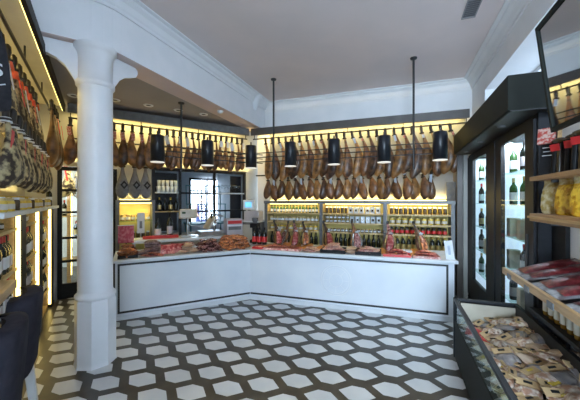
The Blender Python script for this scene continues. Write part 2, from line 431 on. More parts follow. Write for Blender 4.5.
hams['slim'] = [make_ham('ham', .63, .135, .11, .02, 'ham', [('neck_label', 0, -.18, .07, .16, 'tagwhite')]),
                make_ham('ham', .60, .135, .11, -.02, 'hamgold', [('neck_label', .01, -.15, .06, .12, 'tagwhite')]),
                make_ham('ham', .64, .13, .11, .03, 'ham')]
hams['mould'] = [make_ham('ham', .70, .22, .15, .04, 'hammould', [('collar', 0, -.15, .085, .075, 'tagorange'), ('string_label', .01, -.30, .03, .22, 'red')]),
                 make_ham('ham', .72, .23, .15, -.04, 'hammould', [('collar', 0, -.14, .09, .08, 'tagorange')]),
                 make_ham('ham', .71, .22, .15, .02, 'hammould', [('collar', 0, -.16, .08, .07, 'tagorange'), ('string_label', 0, -.30, .03, .2, 'tagwhite')])]
hams['brown'] = [make_ham('ham', .76, .25, .15, .03, 'ham', [('string_label', .01, -.26, .03, .2, 'red')]), make_ham('ham', .75, .25, .15, -.03, 'hamgold')]
hams['mouldlow'] = [make_ham('ham', .53, .20, .13, .03, 'hammould', [('collar', 0, -.10, .08, .035, 'tagwhite'), ('string_label', .0, -.25, .03, .16, 'red')]),
                    make_ham('ham', .52, .21, .13, -.03, 'hammould', [('collar', 0, -.105, .085, .035, 'tagwhite')])]
def hang(kind, fr, u, v, z, label, group, k, rot=0.0, tilt=0.0, s=1.0):
    p = hams[kind]; o = use(p[k % len(p)])
    fr.put(o, u, v, z, rot); o.rotation_euler = (0, tilt, fr.a + rot); o.scale = (s, s, s * R(.97, 1.04))
    tag(o, label, 'ham', group); return o
nu = 24
for k in range(nu):
    u = .30 + k * (3.36 / (nu - 1))
    hang('gold', FBR, u, .10, 2.845, f'brown cured ham, {ORD[k]} from the corner, upper row, right rack', 'hams in the upper row, right back wall',
         k, R(-.5, .5), R(-.17, -.05))
nl = 22
for k in range(nl):
    u = .30 + k * (3.10 / (nl - 1))
    hang('dark', FBR, u, .24, 2.10, f'dark cured ham, {ORD[k]} from the corner, lower row, right rack', 'hams in the lower row, right back wall',
         k, R(-.6, .6), R(-.16, .10))
us = [-2.97, -2.80, -2.58, -2.40, -2.27, -2.13, -1.99, -1.85, -1.71]
for k, u in enumerate(us):
    hang('label', FBL, u, .10, 2.845, f'golden ham with red patterned neck label, {ORD[k]} from the left around the white column', 'labelled hams by the white column', k, R(-.3, .3), R(-.03, .03))
n2 = 14
for k in range(n2):
    u = -1.58 + k * (1.45 / (n2 - 1))
    hang('slim', FBL, u, .10, 2.845, f'slim ham with pale neck label, {ORD[k]} from the left above the bar opening', 'slim hams above the bar opening', k * 2 + k // 5, R(-.4, .4), R(-.05, .05))
for k in range(13):
    u = -.12 - k * .215
    hang('brown' if k < 4 else 'mould', FLW, u, .09 if k < 4 else .22, 2.845, (f'brown ham, {ORD[k]} from far end, upper left-wall row' if k < 4 else f'mottled ham with orange tag, {ORD[k]} from far end, upper left-wall row'), 'upper hams on the left wall', k, R(-.3, .3), R(-.03, .03), 1.0)
for k in range(13):
    u = -.22 - k * .215
    hang('mouldlow', FLW, u, .26 if k < 3 else .13, 2.25, f'mottled ham with white tag, {ORD[k]} from far end, lower left-wall row', 'lower hams on the left wall', k, R(-.3, .3), R(-.03, .03), .97)

# grey cloth-wrapped hams ------------------------------------------------------
def cloth_ham():
    b = ham_mesh(.66, .20, .13, .0).build('wrapped_ham', 'cloth')
    MB().lathe([(.034, -.014), (.046, -.008), (.046, .008), (.034, .014)], (0, 0, -.14), 12).build('tie', 'black', b)
    d = MB(); s_ = .075; d.add([(0, 0, s_), (s_ * .8, 0, 0), (0, 0, -s_), (-s_ * .8, 0, 0), (0, -.006, s_), (s_ * .8, -.006, 0), (0, -.006, -s_), (-s_ * .8, -.006, 0)],
                              [(0, 1, 2, 3), (7, 6, 5, 4), (0, 4, 5, 1), (1, 5, 6, 2), (2, 6, 7, 3), (3, 7, 4, 0)])
    g = s_ * .45; d.add([(0, -.008, g), (g * .8, -.008, 0), (0, -.008, -g), (-g * .8, -.008, 0)], [(3, 2, 1, 0)], 1)
    o = d.build('diamond_label', ['black', 'greysteel'], b); o.location = (.02, -.068, -.46)
    return b
ch = cloth_ham()
for k, (u, w) in enumerate([(-2.26, 'leftmost'), (-2.07, 'middle one'), (-1.90, 'rightmost')]):
    o = use(ch); FBL.put(o, u, .34, 2.32, 0); tag(o, f'ham in grey cloth with black diamond label, {w} of the three', 'ham', 'cloth-wrapped hams')
cr = E('hook_rail', 'short dark rail carrying the cloth-wrapped hams', 'rail', FBL, -2.08, .34, 2.335)
b = MB(); b.cyl((-.26, 0, 0), (.26, 0, 0), .01, n=8); b.cyl((-.25, 0, 0), (-.25, .14, 0), .008, n=6); b.cyl((.25, 0, 0), (.25, .14, 0), .008, n=6); b.build('bar', 'dark', cr)

# ------------------------------------------------------------------ pendant lamps on their rail frames
K2 = Vector((-1.11, 5.29)); FP = Fr(-1.11, 5.29, -20)       # right run
FPL = Fr(-.357, 5.377, 33)                                  # left run
def solve(fr, px):
    r = (px - 290) / 297; return (r * fr.o.y - fr.o.x) / (fr.X.x - r * fr.X.y)
pend = bpy.data.objects.new('pendant_lamp', None); COL.objects.link(pend)
MB().lathe([(.088, .185), (.088, -.19), (.095, -.19), (.095, .19), (.088, .2), (.0, .2)], n=24, cap=False).build('shade', 'pend', pend)
MB().lathe([(.087, -.194), (.097, -.194), (.097, -.186), (.087, -.186)], n=24).build('rim', 'lamp', pend)
MB().lathe([(.05, .10), (.045, .16), (.02, .18)], n=16).build('bulb_holder', 'plaster', pend)
MB().cyl((0, 0, .19), (0, 0, .26), .012, n=8).build('hanger', 'dark', pend)
PP = [(FPL, 157.5, 'leftmost pendant, beside the white column'), (FPL, 207.5, 'second pendant from the left, before the bar opening'),
      (FPL, 251, 'third pendant from the left, at the corner of the two racks'), (FP, 290.5, 'fourth pendant from the left, just right of the ceiling pole'),
      (FP, 334, 'middle pendant of the right rack, third from the right'), (FP, 384, 'second pendant from the right end'), (FP, 440, 'rightmost pendant, by the dark cabinet')]
for fr, px, l in PP:
    o = use(pend); fr.put(o, solve(fr, px), 0, 2.345); tag(o, 'black cylinder lamp, ' + l, 'lamp', 'black pendant lamps over the counter')
    li = bpy.data.lights.new('pendant_light', 'SPOT'); li.energy = 34; li.color = (1, .90, .74); li.spot_size = 1.5; li.spot_blend = .6; li.shadow_soft_size = .06
    lo = bpy.data.objects.new('pendant_light', li); COL.objects.link(lo); lo.location = fr.w(solve(fr, px), 0, 2.34)
def railframe(fr, u0, u1, poles, top, label):
    r = E('lamp_rail', label, 'rail', fr, 0, 0, 0)
    for z in (2.42, 2.345, 2.265):
        MB().cyl((u0, .11, z), (u1, .11, z), .009, n=6).build('rail', 'dark', r)
    for u in poles:
        b = MB(); b.cyl((u, .11, 2.05), (u, .11, top), .016, n=10); b.lathe([(.016, -.03), (.045, -.02), (.05, 0)], (u, .11, top), 12)
        b.build('pole', 'dark', r)
    return r
railframe(FP, .1, solve(FP, 442), [solve(FP, 271), solve(FP, 414)], CZ, 'three-bar lamp rail with two ceiling poles over the right counter')
railframe(FPL, solve(FPL, 155), -.1, [solve(FPL, 183)], 3.12, 'three-bar lamp rail with one pole over the left counter')

# ------------------------------------------------------------------ serving counter
L0 = Vector((-2.30, 3.90)); C0 = Vector((-.64, 4.77)); R0 = Vector((2.14, 3.86)); HT = .81
dl = (C0 - L0).normalized(); dr = (R0 - C0).normalized()
nl_ = Vector((-dl.y, dl.x)); nr_ = Vector((-dr.y, dr.x))     # away from the camera
W_ = .78
def inner(w):                                              # offset corner
    a = C0 + nl_ * w; b = C0 + nr_ * w
    # a + s*dl = b + t*dr
    det = dl.x * -dr.y + dr.x * dl.y; q = b - a
    s_ = (q.x * -dr.y + dr.x * q.y) / det; return a + dl * s_
def foot(o, w, e0=0, e1=0):
    A = L0 - dl * e0 + nl_ * o; B = inner(o); Cc = R0 + dr * e1 + nr_ * o
    D = R0 + dr * e1 + nr_ * w; Ee = inner(w); F = L0 - dl * e0 + nl_ * w
    return [tuple(A), tuple(B), tuple(Cc), tuple(D), tuple(Ee), tuple(F)]
ct = bpy.data.objects.new('serving_counter', None); COL.objects.link(ct); ct.location = (C0.x, C0.y, 0)
tag(ct, 'white angled deli counter with black line trim under the meats', 'counter')
def ctpart(b, name, m, bevel=0):
    o = b.build(name, m, ct, bevel); o.matrix_parent_inverse = Matrix.Translation((-C0.x, -C0.y, 0)); return o
b = MB()
for q in (foot(.02, W_),): b.prism(q[0:2] + q[4:6], .06, HT - .04); b.prism(q[1:5], .06, HT - .04)
ctpart(b, 'body', 'counter')
b = MB(); q = foot(.012, W_ - .02); b.prism(q[0:2] + q[4:6], 0, .06); b.prism(q[1:5], 0, .06); ctpart(b, 'plinth', 'top')
b = MB(); q = foot(-.03, W_ + .02, .03, .04); b.prism(q[0:2] + q[4:6], HT - .04, HT); b.prism(q[1:5], HT - .04, HT); ctpart(b, 'worktop', 'top', .006)
def strip(P, d, nrm, a, e, z0, z1):
    b = MB(); A = P + d * a + nrm * .012; B = P + d * e + nrm * .012
    b.prism([tuple(A), tuple(B), tuple(B + nrm * .012), tuple(A + nrm * .012)], z0, z1); return b
lenl = (C0 - L0).length; lenr = (R0 - C0).length
for P, d, nrm, a, e in ((L0, dl, nl_, .03, lenl), (C0, dr, nr_, 0, lenr - .07)):
    ctpart(strip(P, d, nrm, a, e, HT - .085, HT - .06), 'trim_line', 'dark')
    ctpart(strip(P, d, nrm, a, e, .09, .115), 'trim_line', 'dark')
ctpart(strip(L0, dl, nl_, .03, .055, .115, HT - .085), 'trim_line', 'dark')
ctpart(strip(C0, dr, nr_, lenr - .095, lenr - .07, .115, HT - .085), 'trim_line', 'dark')
# round relief emblem on the front of the right wing
em = MB(); ec = C0 + dr * 1.375 + nr_ * .02
def disc(b, r, t0, t1, m=0, n=40, hole=0):
    def ring(rad, t): return [(ec.x + dr.x * rad * math.cos(2 * PI * k / n) - nr_.x * t, ec.y + dr.y * rad * math.cos(2 * PI * k / n) - nr_.y * t, .42 + rad * math.sin(2 * PI * k / n)) for k in range(n)]
    if hole: b.loft([ring(hole, t0), ring(hole, t1), ring(r, t1), ring(r, t0)], m, cap=False)
    else: b.loft([ring(r, t0), ring(r, t1)], m)
disc(em, .225, 0, .006, hole=.215); disc(em, .195, 0, .004, hole=.188); disc(em, .10, 0, .004, hole=.094)
for k in range(8):
    a = k * PI / 4; r0, r1 = .10, .188
    p0 = (ec.x + dr.x * r0 * math.cos(a) - nr_.x * .003, ec.y + dr.y * r0 * math.cos(a) - nr_.y * .003, .42 + r0 * math.sin(a))
    p1 = (ec.x + dr.x * r1 * math.cos(a) - nr_.x * .003, ec.y + dr.y * r1 * math.cos(a) - nr_.y * .003, .42 + r1 * math.sin(a))
    em.cyl(p0, p1, .003, n=6)
ctpart(em, 'round_emblem', 'emblem')

FCL = Fr(L0.x, L0.y, math.degrees(math.atan2(dl.y, dl.x)))    # along the left wing front edge
FCR = Fr(C0.x, C0.y, math.degrees(math.atan2(dr.y, dr.x)))
def su(fr, px, v):
    r = (px - 290) / 297; ox = fr.o.x + fr.Y.x * v; oy = fr.o.y + fr.Y.y * v
    return (r * oy - ox) / (fr.X.x - r * fr.X.y)

# ------------------------------------------------------------------ back shelves of the right wing
def jar(r, h, m, lid='lidgold', label=None, n=12):
    b = MB(); ms = [m, lid] + ([label] if label else [])
    b.lathe([(r * .9, 0), (r, .006), (r, h * .72), (r * .82, h * .80), (r * .82, h * .82)], n=n)
    b.lathe([(r * .86, h * .82), (r * .86, h * .98), (r * .8, h)], n=n, m=1)
    if label: b.lathe([(r * 1.02, h * .18), (r * 1.02, h * .58)], n=n, m=2, cap=False)
    return b, ms
def bottle(r, h, m, label='paper', cap='red', n=12, cork=True):
    b = MB()
    b.lathe([(r * .9, 0), (r, .008), (r, h * .60), (r * .85, h * .68), (r * .38, h * .78), (r * .34, h * .96), (r * .36, h * .97), (r * .36, h)], n=n)
    b.lathe([(r * 1.015, h * .14), (r * 1.015, h * .46)], n=n, m=1, cap=False)
    b.lathe([(r * .40, h * .84), (r * .40, h * 1.005)], n=n, m=2)
    return b, [m, label, cap]
def proto(name, bm, parts=()):
    b, ms = bm; return b.build(name, ms)
PJ = {}
def getp(key, name, fn):
    if key not in PJ: PJ[key] = fn().build(name, PM[key]) if key in PM else proto(name, fn())
    return use(PJ[key])
PM = {}
def tin():
    b = MB(); b.box(-.036, .036, -.03, .03, 0, .115, 0); b.box(-.02, .02, -.0312, -.030, .035, .075, 1)
    b.box(-.037, .037, -.031, .031, .112, .12, 2); return b, ['tin', 'jardark', 'tin']
KINDS = {
    'greenbottle': ('bottle', lambda: bottle(.026, .15, 'bottlegreen', 'paper', 'bottle'), 'small green bottle'),
    'darkjar': ('jar', lambda: jar(.031, .125, 'jardark', 'tin'), 'dark jar with silver lid'),
    'palejar': ('jar', lambda: jar(.034, .105, 'jar', 'lidgold', 'paper'), 'amber jar with pale label'),
    'yellowjar': ('jar', lambda: jar(.042, .115, 'jaryellow', 'lidgold', 'beige'), 'wide yellow jar'),
    'redjar': ('jar', lambda: jar(.036, .12, 'jardark', 'black', 'red'), 'dark jar with red label'),
    'tin': ('tin', tin, 'white square tin with dark emblem'),
    'roundjar': ('jar', lambda: jar(.03, .07, 'jardark', 'lidgold', 'paper'), 'small round jar with pale label'),
    'darkbottle': ('bottle', lambda: bottle(.036, .26, 'bottle', 'bottle', 'bottle'), 'dark wine bottle'),
    'goldbottle': ('bottle', lambda: bottle(.038, .27, 'bottle', 'lidgold', 'jaryellow'), 'gold-labelled bottle'),
    'wine': ('bottle', lambda: bottle(.038, .30, 'bottle', 'paper', 'red'), 'dark wine bottle with white label'),
    'winedark': ('bottle', lambda: bottle(.038, .30, 'bottle', 'pinkgrey', 'black'), 'dark wine bottle with grey label'),
}
def stand(kind, fr, u, v, z, label, group, rot=0.0, s=1.0):
    nm, fn, txt = KINDS[kind]
    o = getp(kind, nm, fn); fr.put(o, u, v, z, rot); o.scale = (s, s, s)
    return tag(o, txt + ', ' + label, nm, group)

SU = E('back_shelving', 'wood and grey framed back shelving lit yellow behind the right counter', 'shelf', FBR, 0, 0, 0)
vf, vb = .12, .44
edges = [su(FBR, p, vf) for p in (266, 321, 385, 453)]
b = MB(); b.box(edges[0] - .04, edges[3] + .04, vf - .02, vb, 1.53, 1.585); b.build('top_board', 'greysteel', SU)
for k, u in enumerate(edges):
    MB().box(u - .03, u + .03, vf - .01, vb, 0, 1.53).build('upright', 'greysteel', SU)
MB().box(edges[0], edges[3], vb - .015, vb, .1, 1.53).build('back_panel', 'glowyellow', SU)
zs = [1.35, 1.175, 1.0, .70]
for k in range(3):
    a, e = edges[k] + .03, edges[k + 1] - .03
    for z in zs: MB().box(a, e, vf, vb - .016, z - .028, z).build('shelf', 'shelfwood', SU)
    MB().box(a, a + .012, vf, vb - .02, .72, 1.53).build('side_lining', 'shelfwood', SU)
    MB().box(a + .05, e - .05, vf + .02, vf + .04, 1.515, 1.529).build('led_strip', 'led', SU)
BAY = ['left bay', 'middle bay', 'right bay']
def row(bay, zi, kind, pitch, f0=0.0, f1=1.0, txt='', v=.06):
    a, e = edges[bay] + .07, edges[bay + 1] - .07
    A = a + (e - a) * f0; Ee = a + (e - a) * f1; n = max(1, int((Ee - A) / pitch))
    for i in range(n):
        stand(kind, FBR, A + (i + .5) * (Ee - A) / n, vf + v + R(-.008, .008), zs[zi],
              f'{ORD[i]} from left, {["top", "second", "third", "bottom"][zi]} shelf, {BAY[bay]}{txt}', f'{KINDS[kind][2]}s, {BAY[bay]}, shelf {zi + 1}', R(-.3, .3))
row(0, 0, 'greenbottle', .064); row(0, 1, 'palejar', .078); row(0, 2, 'yellowjar', .10); row(0, 3, 'darkbottle', .09)
row(1, 0, 'darkjar', .07, 0, .42); row(1, 0, 'tin', .088, .43, 1); row(1, 1, 'roundjar', .07, 0, .45); row(1, 1, 'tin', .088, .46, 1)
row(1, 2, 'roundjar', .072); row(1, 3, 'darkbottle', .085)
row(2, 0, 'darkjar', .078); row(2, 1, 'yellowjar', .094); row(2, 2, 'redjar', .085); row(2, 3, 'goldbottle', .092)
# second layer of the small round jars
a, e = edges[1] + .07, edges[2] - .07
n = int((e - a) * .45 / .07)
for i in range(n):
    stand('roundjar', FBR, a + (i + .5) * (e - a) * .45 / n, vf + .06, zs[1] + .07, f'{ORD[i]} from left, second shelf, middle bay, stacked layer', 'stacked round jars, middle bay')
# flat dark slab leaning above the shelving right end
o = MB().box(-.07, .07, -.012, .012, 0, .32).build('dark_box', 'jardark'); FBR.put(o, su(FBR, 451, .25), .25, 1.587, 0)
tag(o, 'tall dark brown box at the right end above the back shelving', 'box')
MB().box(edges[0], edges[3], .34, .37, 1.587, 1.60).build('uplight_strip', 'led', SU)
# end post right of the shelving
o = MB().box(edges[3] + .05, edges[3] + .13, .04, .44, 0, 2.7).build('end_post', 'fascia'); FBR.put(o); struct(o)
o = MB().box(edges[3] + .14, edges[3] + .2, .05, .44, 0, 2.5).build('end_strip', 'wallpanel'); FBR.put(o); struct(o)

# ------------------------------------------------------------------ left wing: door, niche, bar opening
d1 = E('door_1', 'black framed glass door half hidden by the white column', 'door', FBL, -2.75, .5, 0)
struct(d1)
def frame_bars(b, x0, x1, z0, z1, w, y0=-.03, y1=.03, m=0):
    b.box(x0, x0 + w, y0, y1, z0, z1, m); b.box(x1 - w, x1, y0, y1, z0, z1, m); b.box(x0 + w, x1 - w, y0, y1, z1 - w, z1, m); b.box(x0 + w, x1 - w, y0, y1, z0, z0 + w, m)
b = MB(); frame_bars(b, -.415, .415, 0, 2.14, .06)
b.box(-.355, .355, -.02, .02, .06, .24)
for z in (.60, .98, 1.40, 1.76): b.box(-.355, .355, -.02, .02, z - .018, z + .018)
b.build('door_frame', 'black', d1)
MB().box(-.355, .355, -.005, .005, .24, 2.08).build('pane', 'glass', d1)
MB().cyl((.30, -.06, .95), (.30, -.06, 1.25), .012).build('door_handle', 'steel', d1)
# room behind the door and the bar opening
br = MB(); br.box(-4.6, -3.9, .65, 3.4, 0, 3.1); br.box(-3.9, .9, 3.3, 3.4, 0, .9); WA, WB = su(FBL, 189, 3.3), su(FBL, 240, 3.3); br.box(-3.9, WA, 3.3, 3.4, .9, 3.1); br.box(.45, .55, .65, 3.4, 0, 3.1); br.box(WA, .9, 3.3, 3.4, 2.25, 3.1)
br.box(WB, .9, 3.3, 3.4, .9, 2.25)
o = br.build('wall_backroom', 'backroom'); FBL.put(o); struct(o)
o = MB().box(-2.3, -2.22, .65, 3.3, 0, 3.1).build('wall_partition', 'wallpanel'); FBL.put(o); struct(o)
o = MB().box(-4.6, .55, .65, 3.4, 2.85, 2.95).build('ceiling.002', 'backroom'); FBL.put(o); struct(o)
WA, WB = su(FBL, 189, 3.3), su(FBL, 240, 3.3)
w2 = MB().box(WA, WB, 3.36, 3.38, .9, 2.25).build('window_2', 'glassclean'); FBL.put(w2); struct(w2)
b = MB(); frame_bars(b, WA, WB, .9, 2.25, .06, 3.3, 3.36)
for u in (WA * .66 + WB * .34, WA * .34 + WB * .66): b.box(u - .03, u + .03, 3.3, 3.36, .9, 2.25)
b.box(WA, WB, 3.3, 3.36, 1.85, 1.89); b.build('window_frame', 'darkframe', w2)
sh = E('display_shelf', 'yellow-lit bottle shelf seen through the glass door', 'shelf', FBL, su(FBL, 69, 1.35), 1.35, 0)
for x in (-.32, 0, .32): MB().box(x - .03, x + .03, -.02, .02, 0, 2.2).build('lit_post', 'woodlight', sh); MB().box(x + .03, x + .045, -.018, .0, .2, 2.1).build('led_strip', 'led', sh)
for z in (.5, .9, 1.3, 1.7): MB().box(-.35, .35, -.02, .25, z - .02, z).build('shelf', 'shelfwood', sh)
for i in range(6):
    stand('wine', FBL, su(FBL, 69, 1.45) - .25 + i * .09, 1.45, .5 + .4 * (i % 3), f'{ORD[i]} of those seen through the glass door', 'bottles behind the glass door')
for i in range(3):
    hang('mould', FBL, su(FBL, 66, 1.15) + i * .2, 1.15, 2.3, f'mottled ham seen through the glass door, {ORD[i]} from the left', 'hams behind the glass door', i, 0, 0, .9)
cr = E('ceiling_bar', 'ceiling bar for hams seen through the glass door', 'rail', FBL, su(FBL, 66, 1.15) + .2, 1.15, 2.315)
b = MB(); b.cyl((-.4, 0, 0), (.4, 0, 0), .012, n=8); b.cyl((-.35, 0, 0), (-.35, 0, .535), .008, n=6); b.cyl((.35, 0, 0), (.35, 0, .535), .008, n=6); b.build('bar', 'dark', cr)
cb = MB().box(-.15, .15, -.12, .12, 0, .34).build('carton', 'cardboard'); FBL.put(cb, -2.75, 1.4, 1.22); tag(cb, 'brown carton standing behind the glass door', 'box')
ps = E('carton_stand', 'dark stand under the brown carton behind the glass door', 'stand', FBL, -2.75, 1.4, 0)
b = MB(); b.box(-.2, .2, -.18, .18, 1.18, 1.22); b.box(-.18, .18, -.16, .16, 0, 1.18); b.build('body', 'darkframe', ps)

# niche with yellow jars below the cloth-wrapped hams
nc = E('niche_shelf', 'grey framed yellow-lit shelf below the cloth-wrapped hams', 'shelf', FBL, -2.06, .22, 0)
b = MB(); frame_bars(b, -.30, .30, .3, 1.60, .045, 0, .27); b.build('frame', 'greysteel', nc)
MB().box(-.255, .255, .25, .265, .35, 1.55).build('back_panel', 'glowyellow', nc)
for z in (.92, 1.24): MB().box(-.255, .255, .01, .25, z - .015, z).build('shelf', 'glassgreen', nc)
MB().box(-.24, .24, .02, .035, 1.535, 1.552).build('led_strip', 'led', nc)
MB().box(-.24, .24, .15, .165, 1.602, 1.612).build('uplight_strip', 'led', nc)
for i in range(6):
    stand('palejar', FBL, -2.26 + i * .08, .34, 1.24, f'{ORD[i]} from left, upper niche shelf beside the column', 'jars on the upper niche shelf')
    stand('darkjar', FBL, -2.26 + i * .08, .34, .92, f'{ORD[i]} from left, lower niche shelf beside the column', 'jars on the lower niche shelf')

# bar opening: steel frame with shelves and hanging glasses
bo = E('bar_shelving', 'black steel framed bar shelving in front of the bright back room', 'frame', FBL, -.82, .42, 0)
b = MB(); frame_bars(b, -.96, .92, .85, 2.2, .05, 0, .06)
for x in (-.46, .22): b.box(x - .022, x + .022, 0, .05, .9, 2.15)
b.build('outer_frame', 'darkframe', bo)
for z in (1.74, 1.38): MB().box(-.91, .87, .0, .05, z - .022, z + .012).build('rail', 'darkframe', bo)
MB().box(-.98, .94, .0, .075, 2.2, 2.215).build('top_ledge', 'greysteel', bo)
MB().box(-.91, -.49, -.02, .22, 1.725, 1.75).build('glass_shelf', 'whiteshelf', bo)
MB().box(.25, .87, -.02, .22, 1.725, 1.75).build('glass_shelf', 'whiteshelf', bo)
MB().box(-.91, -.49, .15, .17, 1.0, 2.12).build('dark_back', 'darkframe', bo)
MB().box(.62, .87, .15, .17, 1.0, 2.12).build('dark_back', 'darkframe', bo)
MB().box(-.91, -.49, -.02, .14, 1.37, 1.39).build('shelf', 'shelfwood', bo)
def goblet():
    b = MB(); b.lathe([(.032, 0), (.03, .004), (.005, .012), (.005, .07), (.028, .095), (.036, .13), (.033, .17), (.03, .17), (.033, .13), (.02, .1), (.001, .085)], n=12)
    return b, ['glassclear']
def tumbler():
    b = MB(); b.lathe([(.028, 0), (.034, .11), (.031, .11), (.026, .01), (.001, .008)], n=12); return b, ['tin']
KINDS['goblet'] = ('wine_glass', goblet, 'clear stemmed glass')
KINDS['tumbler'] = ('glass', tumbler, 'pale frosted tumbler')
for i in range(5):
    for j in range(2):
        stand('tumbler', FBL, -1.66 + i * .075, .44 + j * .085, 1.75, f'{ORD[i]} from left, {["front", "rear"][j]} row, left bar shelf', 'tumblers on the left bar shelf')
for i in range(5):
    stand('tumbler', FBL, -1.66 + i * .075, .445, 1.75 + .112, f'{ORD[i]} from left, stacked upper layer on the left bar shelf', 'stacked tumblers on the left bar shelf')
for i in range(7):
    stand('goblet', FBL, -.52 + i * .078, .47, 1.75, f'{ORD[i]} from left, right bar shelf', 'stemmed glasses on the right bar shelf')
for i in range(4):
    stand(['goldbottle', 'darkbottle'][i % 2], FBL, -1.65 + i * .1, .46, 1.39, f'{ORD[i]} from left, lower left bar shelf', 'bottles on the lower left bar shelf', s=.95)
# teal stacked bistro chairs and a person in the back room
def bistro(u, v, rot, label):
    c = E('bistro_chair', label, 'chair', FBL, u, v, 0, rot, 'teal chairs in the back room')
    MB().box(-.2, .2, -.2, .2, .44, .46).build('seat', 'teal', c)
    b = MB()
    for x in (-.19, .19): b.cyl((x, .19, .44), (x, .24, .92), .013, n=6)
    b.cyl((-.19, .24, .91), (.19, .24, .91), .013, n=6)
    for x in (-.09, 0, .09): b.cyl((x, .20, .46), (x, .235, .9), .008, n=6)
    b.build('backrest', 'teal', c)
    for x in (-.18, .18):
        for y in (-.18, .18): MB().cyl((x, y, 0), (x, y, .44), .013, n=6).build('leg', 'teal', c)
    return c
bt = E('back_table', 'teal high table in the bright back room', 'table', FBL, -.35, 1.75, 0)
MB().box(-.5, .5, -.3, .3, 1.02, 1.05).build('tabletop', 'teal', bt)
for x in (-.45, .45):
    for y in (-.25, .25): MB().cyl((x, y, 0), (x, y, 1.02), .018, n=6).build('leg', 'teal', bt)
for k, u in enumerate((-.6, -.12)):
    c = bistro(u, 1.75, 0, f'teal slatted chair set up on the back-room table, {["left", "right"][k]} one'); c.location.z = 1.05
def person(u, v):
    me = bpy.data.meshes.new('person'); 
    V = [(0, 0, .95), (0, 0, 1.15), (0, .01, 1.38), (0, 0, 1.48), (0, -.02, 1.60), (0, -.02, 1.70),
         (.17, 0, 1.38), (.21, -.03, 1.12), (.17, -.2, .98), (-.17, 0, 1.38), (-.21, -.03, 1.12), (-.17, -.2, .98),
         (.09, 0, .88), (.10, -.01, .48), (.10, .02, .06), (.10, -.1, .03), (-.09, 0, .88), (-.10, -.01, .48), (-.10, .02, .06), (-.10, -.1, .03)]
    Ed = [(0, 1), (1, 2), (2, 3), (3, 4), (4, 5), (2, 6), (6, 7), (7, 8), (2, 9), (9, 10), (10, 11), (0, 12), (12, 13), (13, 14), (14, 15), (0, 16), (16, 17), (17, 18), (18, 19)]
    rad = [.13, .12, .13, .05, .085, .075, .06, .045, .03, .06, .045, .03, .085, .06, .04, .035, .085, .06, .04, .035]
    me.from_pydata(V, Ed, []); o = bpy.data.objects.new('person', me); COL.objects.link(o); me.materials.append(M['skin'])
    o.modifiers.new('skin', 'SKIN'); me.skin_vertices.new() if not me.skin_vertices else None
    for k, r in enumerate(rad): me.skin_vertices[0].data[k].radius = (r, r * .8, )
    me.skin_vertices[0].data[0].use_root = True
    s = o.modifiers.new('sub', 'SUBSURF'); s.levels = s.render_levels = 1
    FBL.put(o, u, v, 0, .2); tag(o, 'person in dark blue top standing in the daylight beyond the bar opening', 'person')
    b = MB(); b.lathe([(.19, .80), (.18, 1.0), (.16, 1.15), (.19, 1.34), (.15, 1.44), (.07, 1.47)], n=16); b.build('top', 'bluecloth', o)
    MB().ell((0, .0, 1.70), (.085, .09, .08)).build('hair', 'black', o)
    return o
person(su(FBL, 201, 5.5), 5.5)

# ------------------------------------------------------------------ goods on the counter
def pillow(w, d, h, m=0, n=4):
    """a flat filled pack: crimped edge, domed both sides"""
    b = MB(); N_ = n
    def P(i, j, s):
        x = -1 + 2 * i / N_; y = -1 + 2 * j / N_
        return (x * w / 2, y * d / 2, h / 2 + s * h / 2 * (1 - x ** 4) * (1 - y ** 4))
    for s in (1, -1):
        vs = [P(i, j, s) for j in range(N_ + 1) for i in range(N_ + 1)]
        fs = [(j * (N_ + 1) + i, j * (N_ + 1) + i + 1, (j + 1) * (N_ + 1) + i + 1, (j + 1) * (N_ + 1) + i) for j in range(N_) for i in range(N_)]
        b.add(vs, fs if s > 0 else [f[::-1] for f in fs], m, True)
    return b
def capsule(L, r, bend=0.0, n=8):
    rings = []
    for i in range(9):
        t = i / 8; x = (t - .5) * L; q = math.sin(PI * min(1, max(0, .04 + .92 * t))) ** .45
        y = bend * (1 - (2 * t - 1) ** 2)
        rings.append([(x, y + r * q * math.cos(2 * PI * k / n), r + r * q * math.sin(2 * PI * k / n)) for k in range(n)])
    return MB().loft(rings)
def pk(w, d, h, m): return lambda: (pillow(w, d, h), [m])
KINDS.update({
    'pack_meat': ('meat_pack', pk(.15, .11, .03, 'meat'), ''), 'pack_dark': ('meat_pack', pk(.15, .11, .035, 'meatdark'), ''),
    'pack_pink': ('meat_pack', pk(.16, .12, .03, 'meatpink'), ''), 'salami': ('salami', lambda: (capsule(.19, .028, .015), ['salami']), ''),
    'chorizo': ('chorizo', lambda: (capsule(.17, .026, .03), ['chorizo']), ''), 'cheese': ('cheese', lambda: (MB().lathe([(.06, 0), (.075, .012), (.075, .05), (.06, .062)], n=18), ['beige']), ''),
    'pack_bread': ('packet', pk(.17, .1, .05, 'pouchbeige'), ''),
})
def lay(kind, fr, u, v, z, label, cat, group, rx=0, ry=0, rz=0, s=1):
    nm, fn, _ = KINDS[kind]; o = getp(kind, nm, fn); fr.put(o, u, v, z, rz); o.rotation_euler = (rx, ry, fr.a + rz); o.scale = (s, s, s)
    return tag(o, label, cat, group)
